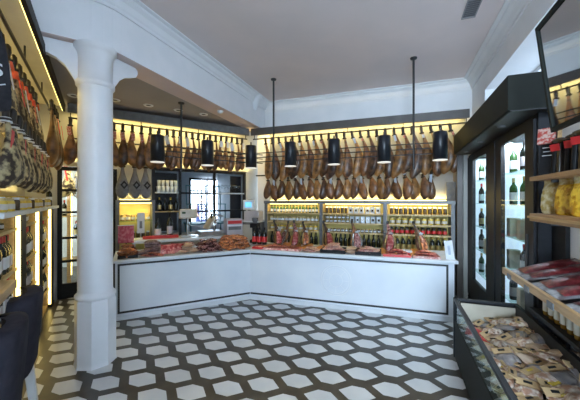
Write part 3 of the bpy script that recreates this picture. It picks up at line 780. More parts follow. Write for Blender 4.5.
def pile(kind, fr, px0, px1, v0, v1, layers, pu, pv, dz, label, cat, group, z0=HT, jit=.25, rot=.4, tilt=.15, s=1, k=.3):
    u0, u1 = su(fr, px0, v0), su(fr, px1, v0)
    for L in range(layers):
        a, e = u0 + L * pu * k, u1 - L * pu * k; nu_ = max(1, round((e - a) / pu)); nv = max(1, round((v1 - v0 - L * pv * k) / pv))
        for i in range(nu_):
            for j in range(nv):
                lay(kind, fr, a + (i + .5) * (e - a) / nu_ + R(-.1, .1) * pu, v0 + L * pv * k * .5 + (j + .5) * (v1 - v0 - L * pv * k) / nv, z0 + L * dz + .002,
                    label, cat, group, R(-tilt, tilt), R(-tilt, tilt), R(-rot, rot), s)
def tray(fr, px0, px1, v0, v1, h, m, label, z0=HT):
    u0, u1 = su(fr, px0, v0), su(fr, px1, v0); b = MB(); w = u1 - u0; d = v1 - v0
    b.box(0, w, 0, d, 0, .008); b.box(0, w, 0, .008, .008, h); b.box(0, w, d - .008, d, .008, h); b.box(0, .008, .008, d - .008, .008, h); b.box(w - .008, w, .008, d - .008, .008, h)
    o = b.build('tray', m); fr.put(o, u0, v0, z0); return tag(o, label, 'tray')
# left wing ---------------------------------------------------------------
uc = su(FCL, 126, .3)
o = E('red_card', 'red and white menu card standing behind the orange sausages at the counter end', 'sign', FCL, uc, .36, HT)
MB().box(-.10, .10, -.006, .006, .17, .42).build('card', 'cardred', o); MB().box(-.008, .008, .006, .016, 0, .3).build('stem', 'dark', o); MB().box(-.06, .06, -.03, .04, 0, .01).build('foot', 'dark', o)
MB().box(-.105, .105, -.008, .008, .42, .43).build('card_edge', 'paper', o)
tray(FCL, 117.5, 138, .04, .30, .04, 'black', 'black tray of orange sausages at the left end of the counter')
pile('chorizo', FCL, 119, 137, .06, .28, 4, .12, .06, .036, 'orange cured sausage heaped in the black tray at the counter end', 'sausage', 'orange sausages at the counter end', HT + .008, rot=.9, tilt=.25, k=.1)
pile('salami', FCL, 139, 166, .14, .42, 4, .17, .06, .046, 'dark salami heaped beside the orange sausages', 'salami', 'dark salamis on the left counter')
pile('pack_meat', FCL, 142, 165, .02, .13, 2, .15, .11, .026, 'flat red meat pack in front of the dark salamis', 'meat pack', 'red packs before the salamis', s=.95)
us_ = su(FCL, 171, .12)
for k in range(3):
    lay('pack_meat', FCL, us_ - .05 + k * .07, .10 + .03 * k, HT + .075, f'red meat pack leaning upright, {ORD[k]} in the row right of the salamis', 'meat pack', 'leaning red packs', 1.15, R(-.1, .1), R(-.1, .1), 1.25)
pile('pack_bread', FCL, 178, 198, .04, .30, 3, .15, .11, .04, 'pale beige wrapped packet in the middle of the left counter', 'packet', 'beige packets on the left counter', rot=.8)
pile('pack_pink', FCL, 180, 198, .32, .46, 4, .15, .12, .032, 'pink meat pack behind the beige packets', 'meat pack', 'pink packs behind the beige packets', rot=.6)
pile('pack_dark', FCL, 199, 222, .04, .36, 5, .11, .09, .034, 'dark red meat pack heaped left of the brown sausages', 'meat pack', 'dark meat packs on the left counter', rot=1.2, tilt=.4, k=.14)
pile('chorizo', FCL, 223, 250, .05, .40, 5, .105, .062, .036, 'brown orange sausage heaped by the counter corner', 'sausage', 'brown sausages by the counter corner', rot=1.2, tilt=.3, k=.16)
# back work table with slicer and scales
wt = E('work_table', 'white work table behind the left counter', 'table', FCL, 0, 0, 0)
b = MB(); b.box(su(FCL, 132, 1.0), su(FCL, 232, 1.0), .80, 1.25, .90, .95); b.build('tabletop', 'top', wt, .005)
for u in (su(FCL, 134, 1.0), su(FCL, 228, 1.0)):
    for v in (.83, 1.22): MB().box(u - .02, u + .02, v - .02, v + .02, 0, .90).build('leg', 'steel', wt)
o = MB().box(-.28, .28, -.04, .04, 0, .05).build('red_box', 'red', None, .01); FCL.put(o, su(FCL, 161, .95), .95, .95); tag(o, 'long flat red box on the white work table', 'box')
def slicer(u, v, z):
    r = E('meat_slicer', 'pale tilted meat slicer behind the middle of the left counter', 'slicer', FCL, u, v, z, .1)
    b = MB(); b.box(-.22, .20, -.14, .16, .02, .09); 
    for x in (-.18, .16):
        for y in (-.10, .12): b.cyl((x, y, 0), (x, y, .02), .018, n=8)
    b.build('base', 'steel', r, .01)
    b = MB(); b.cyl((.02, -.02, .21), (.045, -.03, .215), .135, n=28); b.cyl((.045, -.03, .215), (.06, -.036, .217), .06, n=20); b.build('blade', 'steel', r)
    b = MB(); b.obox((-.03, -.02, .24), (.04, .30, .26), (0, .55, 0)); b.build('carriage', 'beige', r, .008)
    b = MB(); b.obox((.06, .0, .22), (.03, .20, .18), (0, .55, 0)); b.obox((.13, 0, .37), (.13, .26, .03), (0, .3, 0)); b.build('guard', 'steel', r, .01)
    b = MB(); b.obox((-.24, -.03, .17), (.32, .16, .012), (0, .25, 0)); b.build('receiving_tray', 'steel', r)
    b = MB(); b.cyl((-.05, -.16, .33), (-.05, -.20, .40), .016, n=8); b.build('handle', 'black', r)
slicer(su(FCL, 211, .98), .98, .95)
r = E('cash_printer', 'white weighing printer with red band right of the slicer', 'scale', FCL, su(FCL, 233, .93), .93, .95)
b = MB(); b.box(-.15, .15, -.12, .12, 0, .30); b.build('body', 'pinkgrey', r, .012)
MB().box(-.13, .13, -.124, -.12, .21, .27).build('red_band', 'red', r); MB().box(-.12, .12, -.124, -.12, .10, .16).build('display', 'greysteel', r)
MB().box(-.14, .14, -.123, -.12, .17, .19).build('pale_stripe', 'paper', r)
MB().box(-.17, .17, -.13, .13, -.0, .012).build('base', 'steel', r)
r = E('scale_head', 'beige display head on a post above the work table', 'scale', FCL, su(FCL, 188, 1.1), 1.1, .95)
b = MB(); b.obox((0, 0, .40), (.30, .10, .17), (-.2, 0, 0)); b.build('head', 'beige', r, .02); MB().cyl((0, .02, 0), (0, .02, .36), .02).build('post', 'steel', r); MB().box(-.12, .12, -.1, .1, 0, .015).build('foot', 'steel', r)
MB().obox((-.08, -.056, .42), (.06, .012, .03), (-.2, 0, 0)).build('green_badge', 'bottlegreen', r)
KINDS['bluebottle'] = ('bottle', lambda: bottle(.05, .34, 'bottle', 'paper', 'bottle'), 'tall bottle with white label')
KINDS['tallbottle'] = ('bottle', lambda: bottle(.048, .42, 'bottle', 'pinkgrey', 'black'), 'tall dark bottle')
stand('bluebottle', FCL, su(FCL, 158, 1.05), 1.08, .95, 'on the white work table behind the salamis', 'bottles on the work table')
stand('tallbottle', FCL, su(FCL, 170, 1.05), 1.08, .95, 'right of the white-labelled one on the work table', 'bottles on the work table')
o = E('label_roll', 'tall white paper label stand beside the niche', 'stand', FCL, su(FCL, 141, .9), 1.0, .95)
MB().box(-.055, .055, -.01, .01, .10, .44).build('label_sheet', 'paper', o); MB().cyl((0, .02, 0), (0, .02, .40), .008).build('rod', 'steel', o); MB().box(-.05, .05, -.03, .05, 0, .01).build('foot', 'steel', o); MB().box(-.02, .02, -.013, -.01, .18, .30).build('printed_mark', 'greysteel', o)
# corner: till on a cabinet
cc = E('corner_cabinet', 'grey corner cabinet behind the counter bend', 'cabinet', FBR, -.02, .06, 0)
b = MB(); b.box(-.26, .25, -.12, .22, .02, 1.15); b.build('body', 'greysteel', cc); MB().box(-.27, .26, -.14, .23, 1.15, 1.18).build('top', 'top', cc); MB().box(-.24, .23, -.1, .2, 0, .02).build('plinth', 'dark', cc)
MB().box(-.24, .23, -.135, -.12, .1, 1.1).build('door', 'wallpanel', cc)
r = E('till', 'pale pink till with small blue screen at the rack corner', 'till', FBR, .0, .0, 1.18)
b = MB(); b.box(-.10, .24, -.08, .12, 0, .20); b.build('body', 'pinkgrey', r, .01)
b = MB(); b.box(-.15, .10, -.03, .03, .22, .42); b.build('monitor', 'paper', r, .008); MB().box(-.10, .05, -.034, -.03, .27, .38).build('screen', 'screen', r); MB().box(-.05, .0, -.0, .03, .19, .23).build('neck', 'greysteel', r)
# right wing ----------------------------------------------------------------
for k, px in enumerate((254.5, 259.5, 264.5)):
    KINDS['liqueur'] = ('bottle', lambda: bottle(.042, .30, 'bottle', 'red', 'black'), 'dark bottle with red label')
    stand('liqueur', FCR, su(FCR, px, .55), .55, HT, f'{["left", "middle", "right"][k]} one of three at the counter corner', 'red-labelled bottles at the corner')
kb = E('coffee_machine', 'black coffee grinder behind the red-labelled bottles', 'grinder', FCR, su(FCR, 255, .70), .70, HT)
b = MB(); b.box(-.07, .07, -.08, .08, 0, .06); b.box(-.06, .06, 0, .08, .06, .30); b.box(-.07, .07, -.08, .08, .28, .36); b.build('body', 'black', kb, .008)
b = MB(); b.lathe([(.03, .36), (.06, .42), (.06, .46)], (0, 0, 0), 14); b.build('hopper', 'greysteel', kb)
# trays of sliced meat along the front
def mtray(px0, px1, v0, v1, m, kind, label, plab, n_layers=1, pu=.15, h=.03, tilt=.08):
    tray(FCR, px0, px1, v0, v1, h, m, label)
    pile(kind, FCR, px0 + 1, px1 - 1, v0 + .02, v1 - .02, n_layers, pu, .115, .028, plab, 'meat pack', plab + 's', HT + .009, rot=.25, tilt=tilt)
mtray(252, 262, .06, .28, 'red', 'pack_meat', 'small red tray of meat at the counter corner', 'flat red meat pack in the corner tray')
mtray(263, 299, .03, .27, 'meatpink', 'pack_meat', 'long shallow tray of red packs on the right counter', 'red meat pack in the long shallow tray', 2)
mtray(320, 345, .03, .36, 'black', 'pack_pink', 'black tray of pink packs left of the middle ham', 'pink meat pack heaped in the left black tray', 4, .14, .05, .3)
mtray(355, 381, .03, .36, 'black', 'pack_pink', 'black tray of pink packs right of the middle ham', 'pink meat pack heaped in the right black tray', 3, .14, .05, .3)
mtray(383, 411, .03, .25, 'red', 'pack_meat', 'red tray of packs left of the rightmost ham', 'red meat pack in the red tray', 3)
mtray(413, 441, .03, .28, 'meatpink', 'pack_meat', 'pale tray of red packs at the right end of the counter', 'red meat pack in the right end tray', 3)
pile('pack_pink', FCR, 301, 319, .03, .25, 2, .15, .11, .03, 'pale pink meat pack between the long tray and the black tray', 'meat pack', 'pale packs between trays')
pile('pack_bread', FCR, 346, 354, .03, .25, 2, .14, .11, .045, 'beige packet between the two black trays', 'packet', 'beige packets between the black trays')
o = MB().box(-.15, .15, -.05, .05, 0, .05).build('paper_box', 'paper', None, .006); FCR.put(o, su(FCR, 401, .33), .33, HT); tag(o, 'low white printed box before the right hams', 'box')
MB().box(-.12, .12, -.052, -.05, .012, .034).build('printed_band', 'tagblue', o)
# hams in stands
def ham_stand():
    r = bpy.data.objects.new('ham_stand', None); COL.objects.link(r)
    MB().box(-.105, .105, -.24, .20, 0, .035).build('board', 'board', r, .006)
    b = MB(); b.cyl((0, .14, .025), (0, .14, .30), .012, n=8); b.lathe([(.045, -.01), (.055, 0), (.045, .01)], (0, .10, .30), 14); b.build('post', 'steel', r)
    MB().cyl((0, -.12, .025), (0, -.12, .06), .012, .004, n=8).build('spike', 'steel', r)
    return r
def cut_ham(k):
    # upright ham, hoof at the top, cut face towards the shop
    rings = []; prof = [(0, .35), (.06, .75), (.16, 1.0), (.3, 1.0), (.45, .82), (.58, .58), (.70, .38), (.82, .27), (.93, .22), (1, .14)]
    for t, q in prof:
        rings.append([(.095 * q * math.cos(2 * PI * j / 14) + .03 * math.sin(PI * t), max(-.055, .075 * q * math.sin(2 * PI * j / 14)) + .20 * t - .10, .012 + .40 * t) for j in range(14)])
    o = MB().loft(rings).build('ham', ['hamdark', 'ham', 'meatdark', 'hamdark'][k % 4])
    f = []
    for t, q in prof[1:6]:
        f.append([(.058 * q * math.cos(a) + .03 * math.sin(PI * t), -.056 * q - .012 + .20 * t - .10 - .012 * abs(math.sin(a)), .012 + .40 * t) for a in (PI, PI * .75, PI / 2, PI * .25, 0)])
    MB().loft(f, cap=False).build('cut_face', ['meat', 'meatdark', 'meat', 'chorizo'][k % 4], o)
    f = []
    for t, q in prof[1:6]:
        f.append([(.088 * q * math.cos(a) + .03 * math.sin(PI * t), -.050 * q - .006 + .20 * t - .10, .012 + .40 * t) for a in (PI, PI / 2, 0)])
    MB().loft(f, cap=False).build('fat_rim', ['fat', 'paper', 'fat', 'fat'][k % 4], o)
    b = MB(); b.lathe([(.016, 0), (.022, .03), (.02, .05), (.01, .06)], (0, .11, .40), 8); b.build('hoof', 'hoof', o)
    b = MB(); b.obox((.04, .0, .24), (.05, .012, .10), (.5, .1, 0)); b.build('wrapper', ['film', 'tin', 'film', 'paper'][k % 4], o)
    return o
HS = ham_stand(); CH = [cut_ham(k) for k in range(4)]
for k, (px, v, s) in enumerate([(276, .42, 1.0), (284.5, .50, .95), (294, .40, 1.0), (304, .48, .95), (326, .48, 1.0), (354, .40, 1.05), (388, .38, 1.05), (418, .42, 1.05)]):
    wd = [ 'first from the corner', 'second from the corner', 'third from the corner', 'fourth from the corner', 'behind the left black tray', 'in the middle between the black trays', 'left of the white printed box', 'nearest the right end of the counter'][k]
    st = use(HS); FCR.put(st, su(FCR, px, v), v, HT, R(-.3, .3)); tag(st, 'orange wooden ham stand on the right counter, ' + wd, 'ham stand', 'ham stands on the right counter')
    h = use(CH[k % 4]); FCR.put(h, su(FCR, px, v), v, HT + .036, R(-.5, .9)); s *= .9; h.scale = (s, s, s); tag(h, 'sliced ham standing in its holder, ' + wd, 'ham', 'cut hams on the right counter')
o = E('price_card', 'white folded sign standing at the right end of the counter', 'sign', FCR, su(FCR, 449.5, .10), .12, HT, -.15)
b = MB(); b.obox((0, -.02, .12), (.10, .004, .25), (-.12, -.12, 0)); b.obox((0, .02, .12), (.10, .004, .25), (.12, -.12, 0)); b.build('card', 'paper', o)
MB().obox((0, -.0235, .12), (.03, .002, .12), (-.12, -.12, 0)).build('printed_mark', 'tagblue', o)

# ------------------------------------------------------------------ left wall: wine shelving, ledge, stools, hanging sign
ls = E('wine_shelving', 'wooden wine shelving with dark uprights and yellow light strips on the left wall', 'shelf', FLW, 0, 0, 0)
ZL = [1.355, 1.0, .65, .30]
posts = [.17, -.92, -1.93, -2.95]
MB().box(-2.99, .24, .10, .54, 1.48, 1.515).build('white_shelf', 'whiteshelf', ls)
for u in posts:
    b = MB(); b.box(u - .085, u + .10, .17, .22, 0, 1.48); b.box(u - .045, u + .045, .22, .30, 0, 1.48); b.box(u - .045, u + .045, .30, .54, 0, 1.48); b.build('upright', 'darkframe', ls)
    MB().box(u - .085, u - .046, .222, .534, .02, 1.48).build('side_lining', 'shelfwood', ls)
    MB().box(u - .096, u - .086, .180, .212, .05, 1.46).build('led_strip', 'led', ls)
MB().box(-2.99, .2, .535, .55, 0, 1.48).build('back_panel', 'shelfwood', ls)
for k in range(3):
    for z in ZL: MB().box(posts[k + 1] + .046, posts[k] - .09, .20, .534, z - .025, z).build('shelf', 'shelfwood', ls)
    MB().box(posts[k + 1] + .046, posts[k] - .09, .22, .534, 0, .04).build('bottom_board', 'shelfwood', ls)
BN = ['far left-wall bay', 'middle left-wall bay', 'near left-wall bay']
for k in range(3):
    a, e = posts[k + 1] + .13, posts[k] - .15
    for zi, z in enumerate(ZL):
        n = 11
        for i in range(n):
            u = a + (i + .5) * (e - a) / n
            if zi == 0: stand('palejar' if k % 2 else 'roundjar', FLW, u, .27 + R(0, .05), z, f'{ORD[n-1-i]} from far end, top row, {BN[k]}', f'small jars, {BN[k]}')
            else: stand('wine' if (i + k + zi) % 3 else 'winedark', FLW, u, .245 + R(0, .02), z, f'{ORD[n-1-i]} from far end, {["", "upper row", "middle row", "lower row"][zi]}, {BN[k]}', f'wine bottles, {BN[k]}', R(-.4, .4), 1.0)
# small jars and packets along the white shelf
for i in range(24):
    stand('yellowjar' if i % 3 else 'darkjar', FLW, -.25 - i * .115, .16 + .02 * (i % 2), 1.515, f'{ORD[i]} from far end, white left-wall shelf', 'jars along the white shelf', s=.85)
stand('wine', FLW, .06, .20, 1.515, 'alone at far end, white left-wall shelf', 'lone bottle', s=.95)
MB().box(-2.99, .2, .50, .52, 1.516, 1.53).build('uplight_strip', 'led', ls)
# kraft bunting-like yellow paper lining under the hams
o = MB().box(-2.95, .1, .40, .45, 1.53, 1.66).build('yellow_boxes', 'jaryellow', None); FLW.put(o, 0, 0, -.013); tag(o, 'long yellow paper-faced box row at the back of the white shelf', 'box')
# small label lamp on the floor at the shelving foot
# wooden bar ledge
lg = E('bar_ledge', 'thick light wooden bar ledge in front of the wine shelving', 'table', FLW, -2.78, 0, 0)
MB().box(-1.9, 0, .075, .55, .985, 1.045).build('tabletop', 'woodlight', lg, .006)
MB().box(-1.85, -1.78, .40, .54, 0, .985).build('leg', 'darkframe', lg)
MB().box(-.09, -.03, .40, .54, 0, .985).build('leg', 'darkframe', lg)
def stool(u, v, rot, label):
    r = E('bar_stool', label, 'stool', FLW, u, v, 0, rot, 'upholstered stools along the ledge')
    # shell: rounded upholstered back wrapping a padded seat
    b = MB(); rings = []
    for z, w, y in ((.68, .19, -.20), (.72, .205, -.215), (.85, .21, -.225), (.97, .212, -.235), (1.06, .205, -.24), (1.095, .17, -.24), (1.10, .10, -.24)):
        ring = []
        for k in range(9):
            t = -1 + 2 * k / 8; ring.append((w * t, y + .05 * abs(t) ** 3 - .03, z))
        for k in range(9):
            t = 1 - 2 * k / 8; ring.append((w * t * .96, y + .05 * abs(t) ** 3 + .035, z))
        rings.append(ring)
    b.loft(rings); b.build('backrest', 'fabric', r)
    b = MB(); b.box(-.20, .20, -.20, .20, .69, .79); b.build('seat', 'fabric', r, .03)
    for sx in (-1, 1):
        for sy in (-1, 1):
            b = MB(); q = .022
            b.loft([[(sx * .22 - q * .7, sy * .24 - q * .7, 0), (sx * .22 + q * .7, sy * .24 - q * .7, 0), (sx * .22 + q * .7, sy * .24 + q * .7, 0), (sx * .22 - q * .7, sy * .24 + q * .7, 0)],
                    [(sx * .17 - q, sy * .18 - q, .70), (sx * .17 + q, sy * .18 - q, .70), (sx * .17 + q, sy * .18 + q, .70), (sx * .17 - q, sy * .18 + q, .70)]], smooth=False)
            b.build('leg', 'chairleg', r)
    b = MB(); b.box(-.18, .18, -.205, -.185, .20, .225); b.box(-.18, .18, .185, .205, .20, .225); b.build('footrest', 'chairleg', r)
    return r
stool(-3.43, .13, .0, 'dark grey upholstered stool with pale legs, farther one beside the column')
stool(-3.94, .12, .0, 'dark grey upholstered stool with pale legs, nearer one at the frame edge')
# hanging black sign with a white flourish
sg = E('hanging_sign', 'black cloth sign with white lettering hanging before the left hams', 'sign', FLW, -2.99, .065, 0, -PI / 2)
prof = [(-.46, 2.84), (-.11, 2.84), (-.085, 2.80), (-.05, 2.68), (-.03, 2.60), (-.012, 2.46), (-.004, 2.34), (0, 2.22), (-.006, 2.18), (-.03, 2.165), (-.46, 2.165)]
b = MB(); n = len(prof)
b.add([(x, -.006, z) for x, z in prof] + [(x, .006, z) for x, z in prof], [tuple(range(n))[::-1], tuple(range(n, 2 * n))] + [(k, n + k, n + (k + 1) % n, (k + 1) % n)[::-1] for k in range(n)])
b.build('cloth', 'blackcloth', sg)
MB().cyl((-.46, 0, 2.845), (-.09, 0, 2.845), .010, n=8).build('rod', 'dark', sg)
MB().cyl((-.25, 0, 2.845), (-.25, 0, 3.0), .005, n=6).build('cord', 'dark', sg)
def text(s, size, parent, loc, m, ext=.002, rot=(PI / 2, 0, 0), bold=0.0):
    cu = bpy.data.curves.new('lettering', 'FONT'); cu.body = s; cu.size = size; cu.extrude = ext; cu.align_x = 'CENTER'; cu.align_y = 'CENTER'; cu.offset = bold
    t = bpy.data.objects.new('lettering', cu); COL.objects.link(t)
    dg = bpy.context.evaluated_depsgraph_get(); me = bpy.data.meshes.new_from_object(t.evaluated_get(dg))
    bpy.data.objects.remove(t); o = bpy.data.objects.new('lettering', me); COL.objects.link(o); me.materials.clear(); me.materials.append(M[m])
    o.parent = parent; o.location = loc; o.rotation_euler = rot; return o
text('S', .115, sg, (-.064, -.008, 2.42), 'paper', bold=.001)
fb = MB(); pts = [(-.14 + .0125 * i, -.009, 2.345 + .008 * math.sin(i * .8) - .0015 * i) for i in range(10)]
fb.tube(pts, .004, 6); fb.build('flourish', 'paper', sg)

# ------------------------------------------------------------------ right wall: glazed cabinet
wc = E('drinks_cabinet', 'tall black glazed drinks cabinet with cool light inside on the right wall', 'cabinet', FRW, 0, .035, 0)
u0, u1 = .36, 2.94
b = MB(); b.box(u0, u0 + .04, -.15, .46, .02, 2.32); b.box(u1 - .04, u1, -.15, .46, .02, 2.32); b.box(u0, u1, .44, .46, .02, 2.32); b.box(u0, u1, -.15, .46, .02, .10); b.box(u0, u1, -.15, .46, 2.28, 2.32)
b.build('carcass', 'darkframe', wc)
MB().box(u0 + .02, u1 - .02, -.12, .44, 0, .02).build('plinth', 'dark', wc)
doors = [(.40, 1.73), (1.83, 2.90)]
for a, e in doors:
    ga, ge = (.74, 1.47) if a < 1 else (2.06, 2.72)
    b = MB(); b.box(a, ga, -.17, -.13, .1, 2.28); b.box(ge, e, -.17, -.13, .1, 2.28); b.box(ga, ge, -.17, -.13, .1, .40); b.box(ga, ge, -.17, -.13, 2.2, 2.28)
    dd = b.build('door', 'darkframe', wc)
    MB().box(ga, ge, -.169, -.165, .40, 2.2).build('pane', 'glassclean', dd)
    MB().box(ge + .05, ge + .07, -.18, -.17, 1.0, 1.3).build('handle', 'dark', dd)
b = MB(); b.box(1.76 - .04, 1.86, -.18, -.12, .1, 2.28); b.build('mullion', 'darkframe', wc)
for a, e in ((.42, 1.74), (1.82, 2.88)):
    for z in (.5, .85, 1.2, 1.55, 1.9): MB().box(a, e, -.10, .42, z - .008, z).build('shelf', 'glassgreen', wc)
    MB().box(a, e, .425, .438, .12, 2.26).build('glow_back', 'cabglow', wc)
    MB().box(a - .01, a, -.08, .42, .12, 2.26).build('glow_side', 'cabglow', wc)  # glowing back and side sheets added to brighten the cabinet interior
KINDS['whitebox'] = ('carton', lambda: (MB().box(-.05, .05, -.05, .05, 0, .20), ['beige']), 'pale gift carton')
KINDS['whitewine'] = ('bottle', lambda: bottle(.038, .29, 'bottlegreen', 'paper', 'lidgold'), 'green bottle with white label')
for bay, (a, e) in enumerate(((.6, 1.72), (1.95, 2.86))):
    for zi, z in enumerate((.5, .85, 1.2, 1.55, 1.9)):
        n = 9
        for i in range(n):
            kd = ['whitewine', 'winedark', 'whitebox', 'wine', 'whitewine'][(zi + (i // 3 if zi != 2 else 0) + bay) % 5]
            if zi == 2: kd = 'whitebox' if bay else 'goldbottle'
            stand(kd, FRW, a + (i + .5) * (e - a) / n, .0 + .11 * (i % 3), z, f'{ORD[i]} on {["bottom", "second", "middle", "fourth", "top"][zi]} shelf, {["far", "near"][bay]} half of glazed cabinet', f'cabinet goods, {["far", "near"][bay]} half, shelf {zi + 1}')
hd = E('cabinet_header', 'big dark green-black box header jutting out above the glazed cabinet', 'header', FRW, 0, 0, 0)
b = MB(); b.box(.55, 3.05, -.36, -.002, 2.33, 2.62); b.build('box', 'header', hd, .006)
MB().box(.55, 3.05, -.34, -.05, 2.322, 2.33).build('underside', 'dark', hd)
for u in (.9, 1.7, 2.5): MB().cyl((u, -.25, 2.31), (u, -.25, 2.323), .035, n=14).build('spot', 'greysteel', hd)
o = MB().box(2.96, 3.16, -.03, -.002, 0, 1.74).build('black_panel', 'black'); FRW.put(o); tag(o, 'flat black panel on the wall under the wooden shelves', 'panel')

# right wall wooden shelves and what stands on them
for z, l in ((1.765, 'upper wooden wall shelf carrying the red-tagged sausages'), (1.505, 'lower wooden wall shelf carrying the yellow crisp bags')):
    s = E('wall_shelf', l, 'shelf', FRW, 0, 0, 0)
    zz = z - .03 if z > 1.6 else z - .055
    MB().box(3.33, 5.2, -.31, -.003, zz, z).build('board', 'wood', s, .004)
    if z < 1.6: MB().box(3.35, 5.2, -.33, -.30, zz + .022, z - .018).build('front_lip', 'woodlight', s)
    for u in (3.5, 4.4): MB().box(u, u + .02, -.25, -.003, zz - .02, zz).build('bracket', 'dark', s)
es = E('menu_stand', 'black lettered board with red top and wooden edge, leaning on the upper shelf', 'sign', FRW, 3.44, -.25, 1.765, .85); es.scale = (1.2, 1.2, 1.2)
b = MB(); b.obox((0, .02, .10), (.075, .012, .20), (-.16, 0, 0)); b.build('board', 'black', es)
MB().obox((0, -.002, .225), (.08, .014, .09), (-.16, 0, 0)).build('red_picture', 'tagred', es)
b = MB()
for k in range(6): b.obox((-.004 * (k % 2), .0225 - .0065 - (0.10 - (.05 + .022 * k)) * -.16 - .002, .05 + .022 * k), (.045 - .006 * (k % 3), .002, .004), (-.16, 0, 0))
b.build('chalk_lines', 'chalk', es)
b = MB(); b.obox((.046, .02, .13), (.012, .022, .27), (-.16, 0, 0)); b.obox((.046, .08, .10), (.012, .014, .22), (.35, 0, 0)); b.build('wooden_leg', 'woodlight', es)
def bundle():
    b = MB(); ms = ['jardark', 'red', 'black']
    for k in range(3):
        x = -.035 + .035 * k; b.cyl((x, 0, 0), (x * .8, .01, .22), .017, n=8, m=0 if k % 2 else 2)
    b.ell((0, .005, .22), (.05, .03, .02), m=0)
    b.obox((0, -.028, .175), (.062, .006, .045), (.2, 0, 0), 1)
    return b, ms
KINDS['bundle'] = ('sausage_bundle', bundle, 'dark sausage bundle with red tag')
for i in range(7):
    stand('bundle', FRW, 3.53 + i * .125, -.22 + .02 * (i % 2), 1.765, f'{ORD[i]} along the upper wooden shelf after the lettered board', 'sausage bundles on the upper shelf', .5 + R(-.2, .2))
def bag(seed=3):
    rd = random.Random(seed); rings = []
    ph = [rd.uniform(0, 6.3) for _ in range(8)]
    for z, w, d in ((0, .075, .04), (.012, .088, .05), (.05, .092, .055), (.09, .09, .052), (.13, .092, .05), (.165, .09, .042), (.19, .088, .026), (.21, .092, .010), (.235, .096, .003)):
        ring = []
        for k in range(28):
            a = 2 * PI * k / 28; cx_, sx_ = math.cos(a), math.sin(a)
            q = 1 + (.10 * math.sin(3 * a + ph[0] + 22 * z) + .08 * math.sin(7 * a + ph[1] - 40 * z) + .05 * math.sin(11 * a + ph[2] + 60 * z)) * min(1, d / .04)
            ring.append((w * math.copysign(abs(cx_) ** .6, cx_), d * q * math.copysign(abs(sx_) ** .8, sx_), z))
        rings.append(ring)
    b = MB(); b.loft(rings[:7], 0); b.loft(rings[6:], 1); return b
KINDS['crisps'] = ('crisp_bag', lambda: (bag(), ['chips', 'chipclear']), 'bulging yellow crisp bag')
KINDS['clearbag'] = ('crisp_bag', lambda: (bag(), ['chipclear', 'chipclear']), 'pale yellow see-through snack bag')
for i in range(6):
    stand('clearbag' if i == 0 else 'crisps', FRW, 3.45 + i * .185, -.20, 1.505, f'{ORD[i]} from the left on the lower wooden shelf', 'bags on the lower wooden shelf', .3 + R(-.15, .15), 1.0)
# sloped display of red cured packs
sl = E('sloped_display', 'sloping display shelf with wooden front lip holding red cured meat packs', 'shelf', FRW, 0, 0, 0)
sa = math.atan2(.12, .42)
b = MB(); b.add([(u, v, z) for u in (3.29, 5.2) for v, z in ((-.44, 1.06), (-.01, 1.18), (-.01, 1.165), (-.44, 1.045))],
                [(0, 1, 2, 3), (7, 6, 5, 4), (0, 4, 5, 1), (1, 5, 6, 2), (2, 6, 7, 3), (3, 7, 4, 0)]); b.build('sloped_board', 'black', sl)
MB().box(3.29, 5.2, -.465, -.44, 1.05, 1.095).build('front_lip', 'woodlight', sl, .003)
for u in (3.32, 4.3, 5.1): MB().box(u, u + .02, -.42, -.01, .99, 1.045).build('bracket', 'dark', sl)
for i in range(3):
    MB().obox((3.45 + .3 * i, -.468, 1.06), (.07, .004, .035)).build('price_holder', 'greysteel', sl)
def redpack():
    b = pillow(.13, .33, .034, 0, 6); b2 = pillow(.172, .41, .014, 1, 4); b.add(b2.v, b2.f, 1, True)
    return b, ['cureredd', 'film']
KINDS['redpack'] = ('cured_meat_pack', redpack, '')
for i in range(7):
    lay('redpack', FRW, 3.40 + i * .185, -.225, 1.127 + .006 * (i % 2), f'dark red cured meat pack, {ORD[i]} from the far end of the sloping display', 'meat pack', 'red packs on the sloping display', sa, R(-.05, .05), R(-.12, .12))
# low ledge of honey-coloured jars behind the chest
jl = MB().box(3.0, 5.2, -.2, -.003, .70, .73).build('jar_ledge', 'black'); FRW.put(jl); tag(jl, 'low black ledge with amber jars between chest and sloping display', 'shelf')
KINDS['honey'] = ('jar', lambda: jar(.036, .17, 'bottleamber', 'lidgold', 'beige'), 'amber jar with cream label')
for i in range(12):
    stand('honey', FRW, 3.16 + i * .085, -.13, .73, f'{ORD[i]} from the far end of the low black ledge', 'amber jars on the low ledge')

# ------------------------------------------------------------------ chest display case
CH_ = E('display_chest', 'low black chest display with glass upper front full of bagged sausages', 'display case', FRW, 0, 0, 0)
a, e, f0, f1, zt = 2.57, 4.9, -.68, -.14, .62
b = MB(); b.box(a, e, f0 + .03, f0 + .06, .06, .38); b.box(a, a + .03, f0 + .06, f1, .06, zt - .03); b.box(e - .03, e, f0 + .06, f1, .06, .5); b.box(a, e, f1 - .03, f1, .06, zt); b.build('carcass', 'black', CH_)
b = MB(); b.box(a, e, f0 + .01, f0 + .03, .03, .40); b.build('front_panel', 'header', CH_, .004)
MB().box(a + .03, e - .03, f0 + .06, f1 - .03, .04, .30).build('bed', 'black', CH_)
MB().box(a + .03, a + .04, f0 + .06, f1 - .03, .30, .585).build('end_lining', 'casebeige', CH_)
MB().box(a, e, f0 + .015, f0 + .025, .40, .60).build('front_glass', 'glassgreen', CH_)
b = MB(); b.box(a - .01, e, f0, f0 + .035, .595, zt); b.box(a - .01, a + .03, f0, f1, .595, zt); b.box(a - .01, a + .02, f0, f0 + .03, .03, .6); b.build('rim', 'darkframe', CH_, .004)
MB().box(a + .05, e - .05, f0 + .06, f1 - .03, 0, .04).build('plinth', 'dark', CH_)
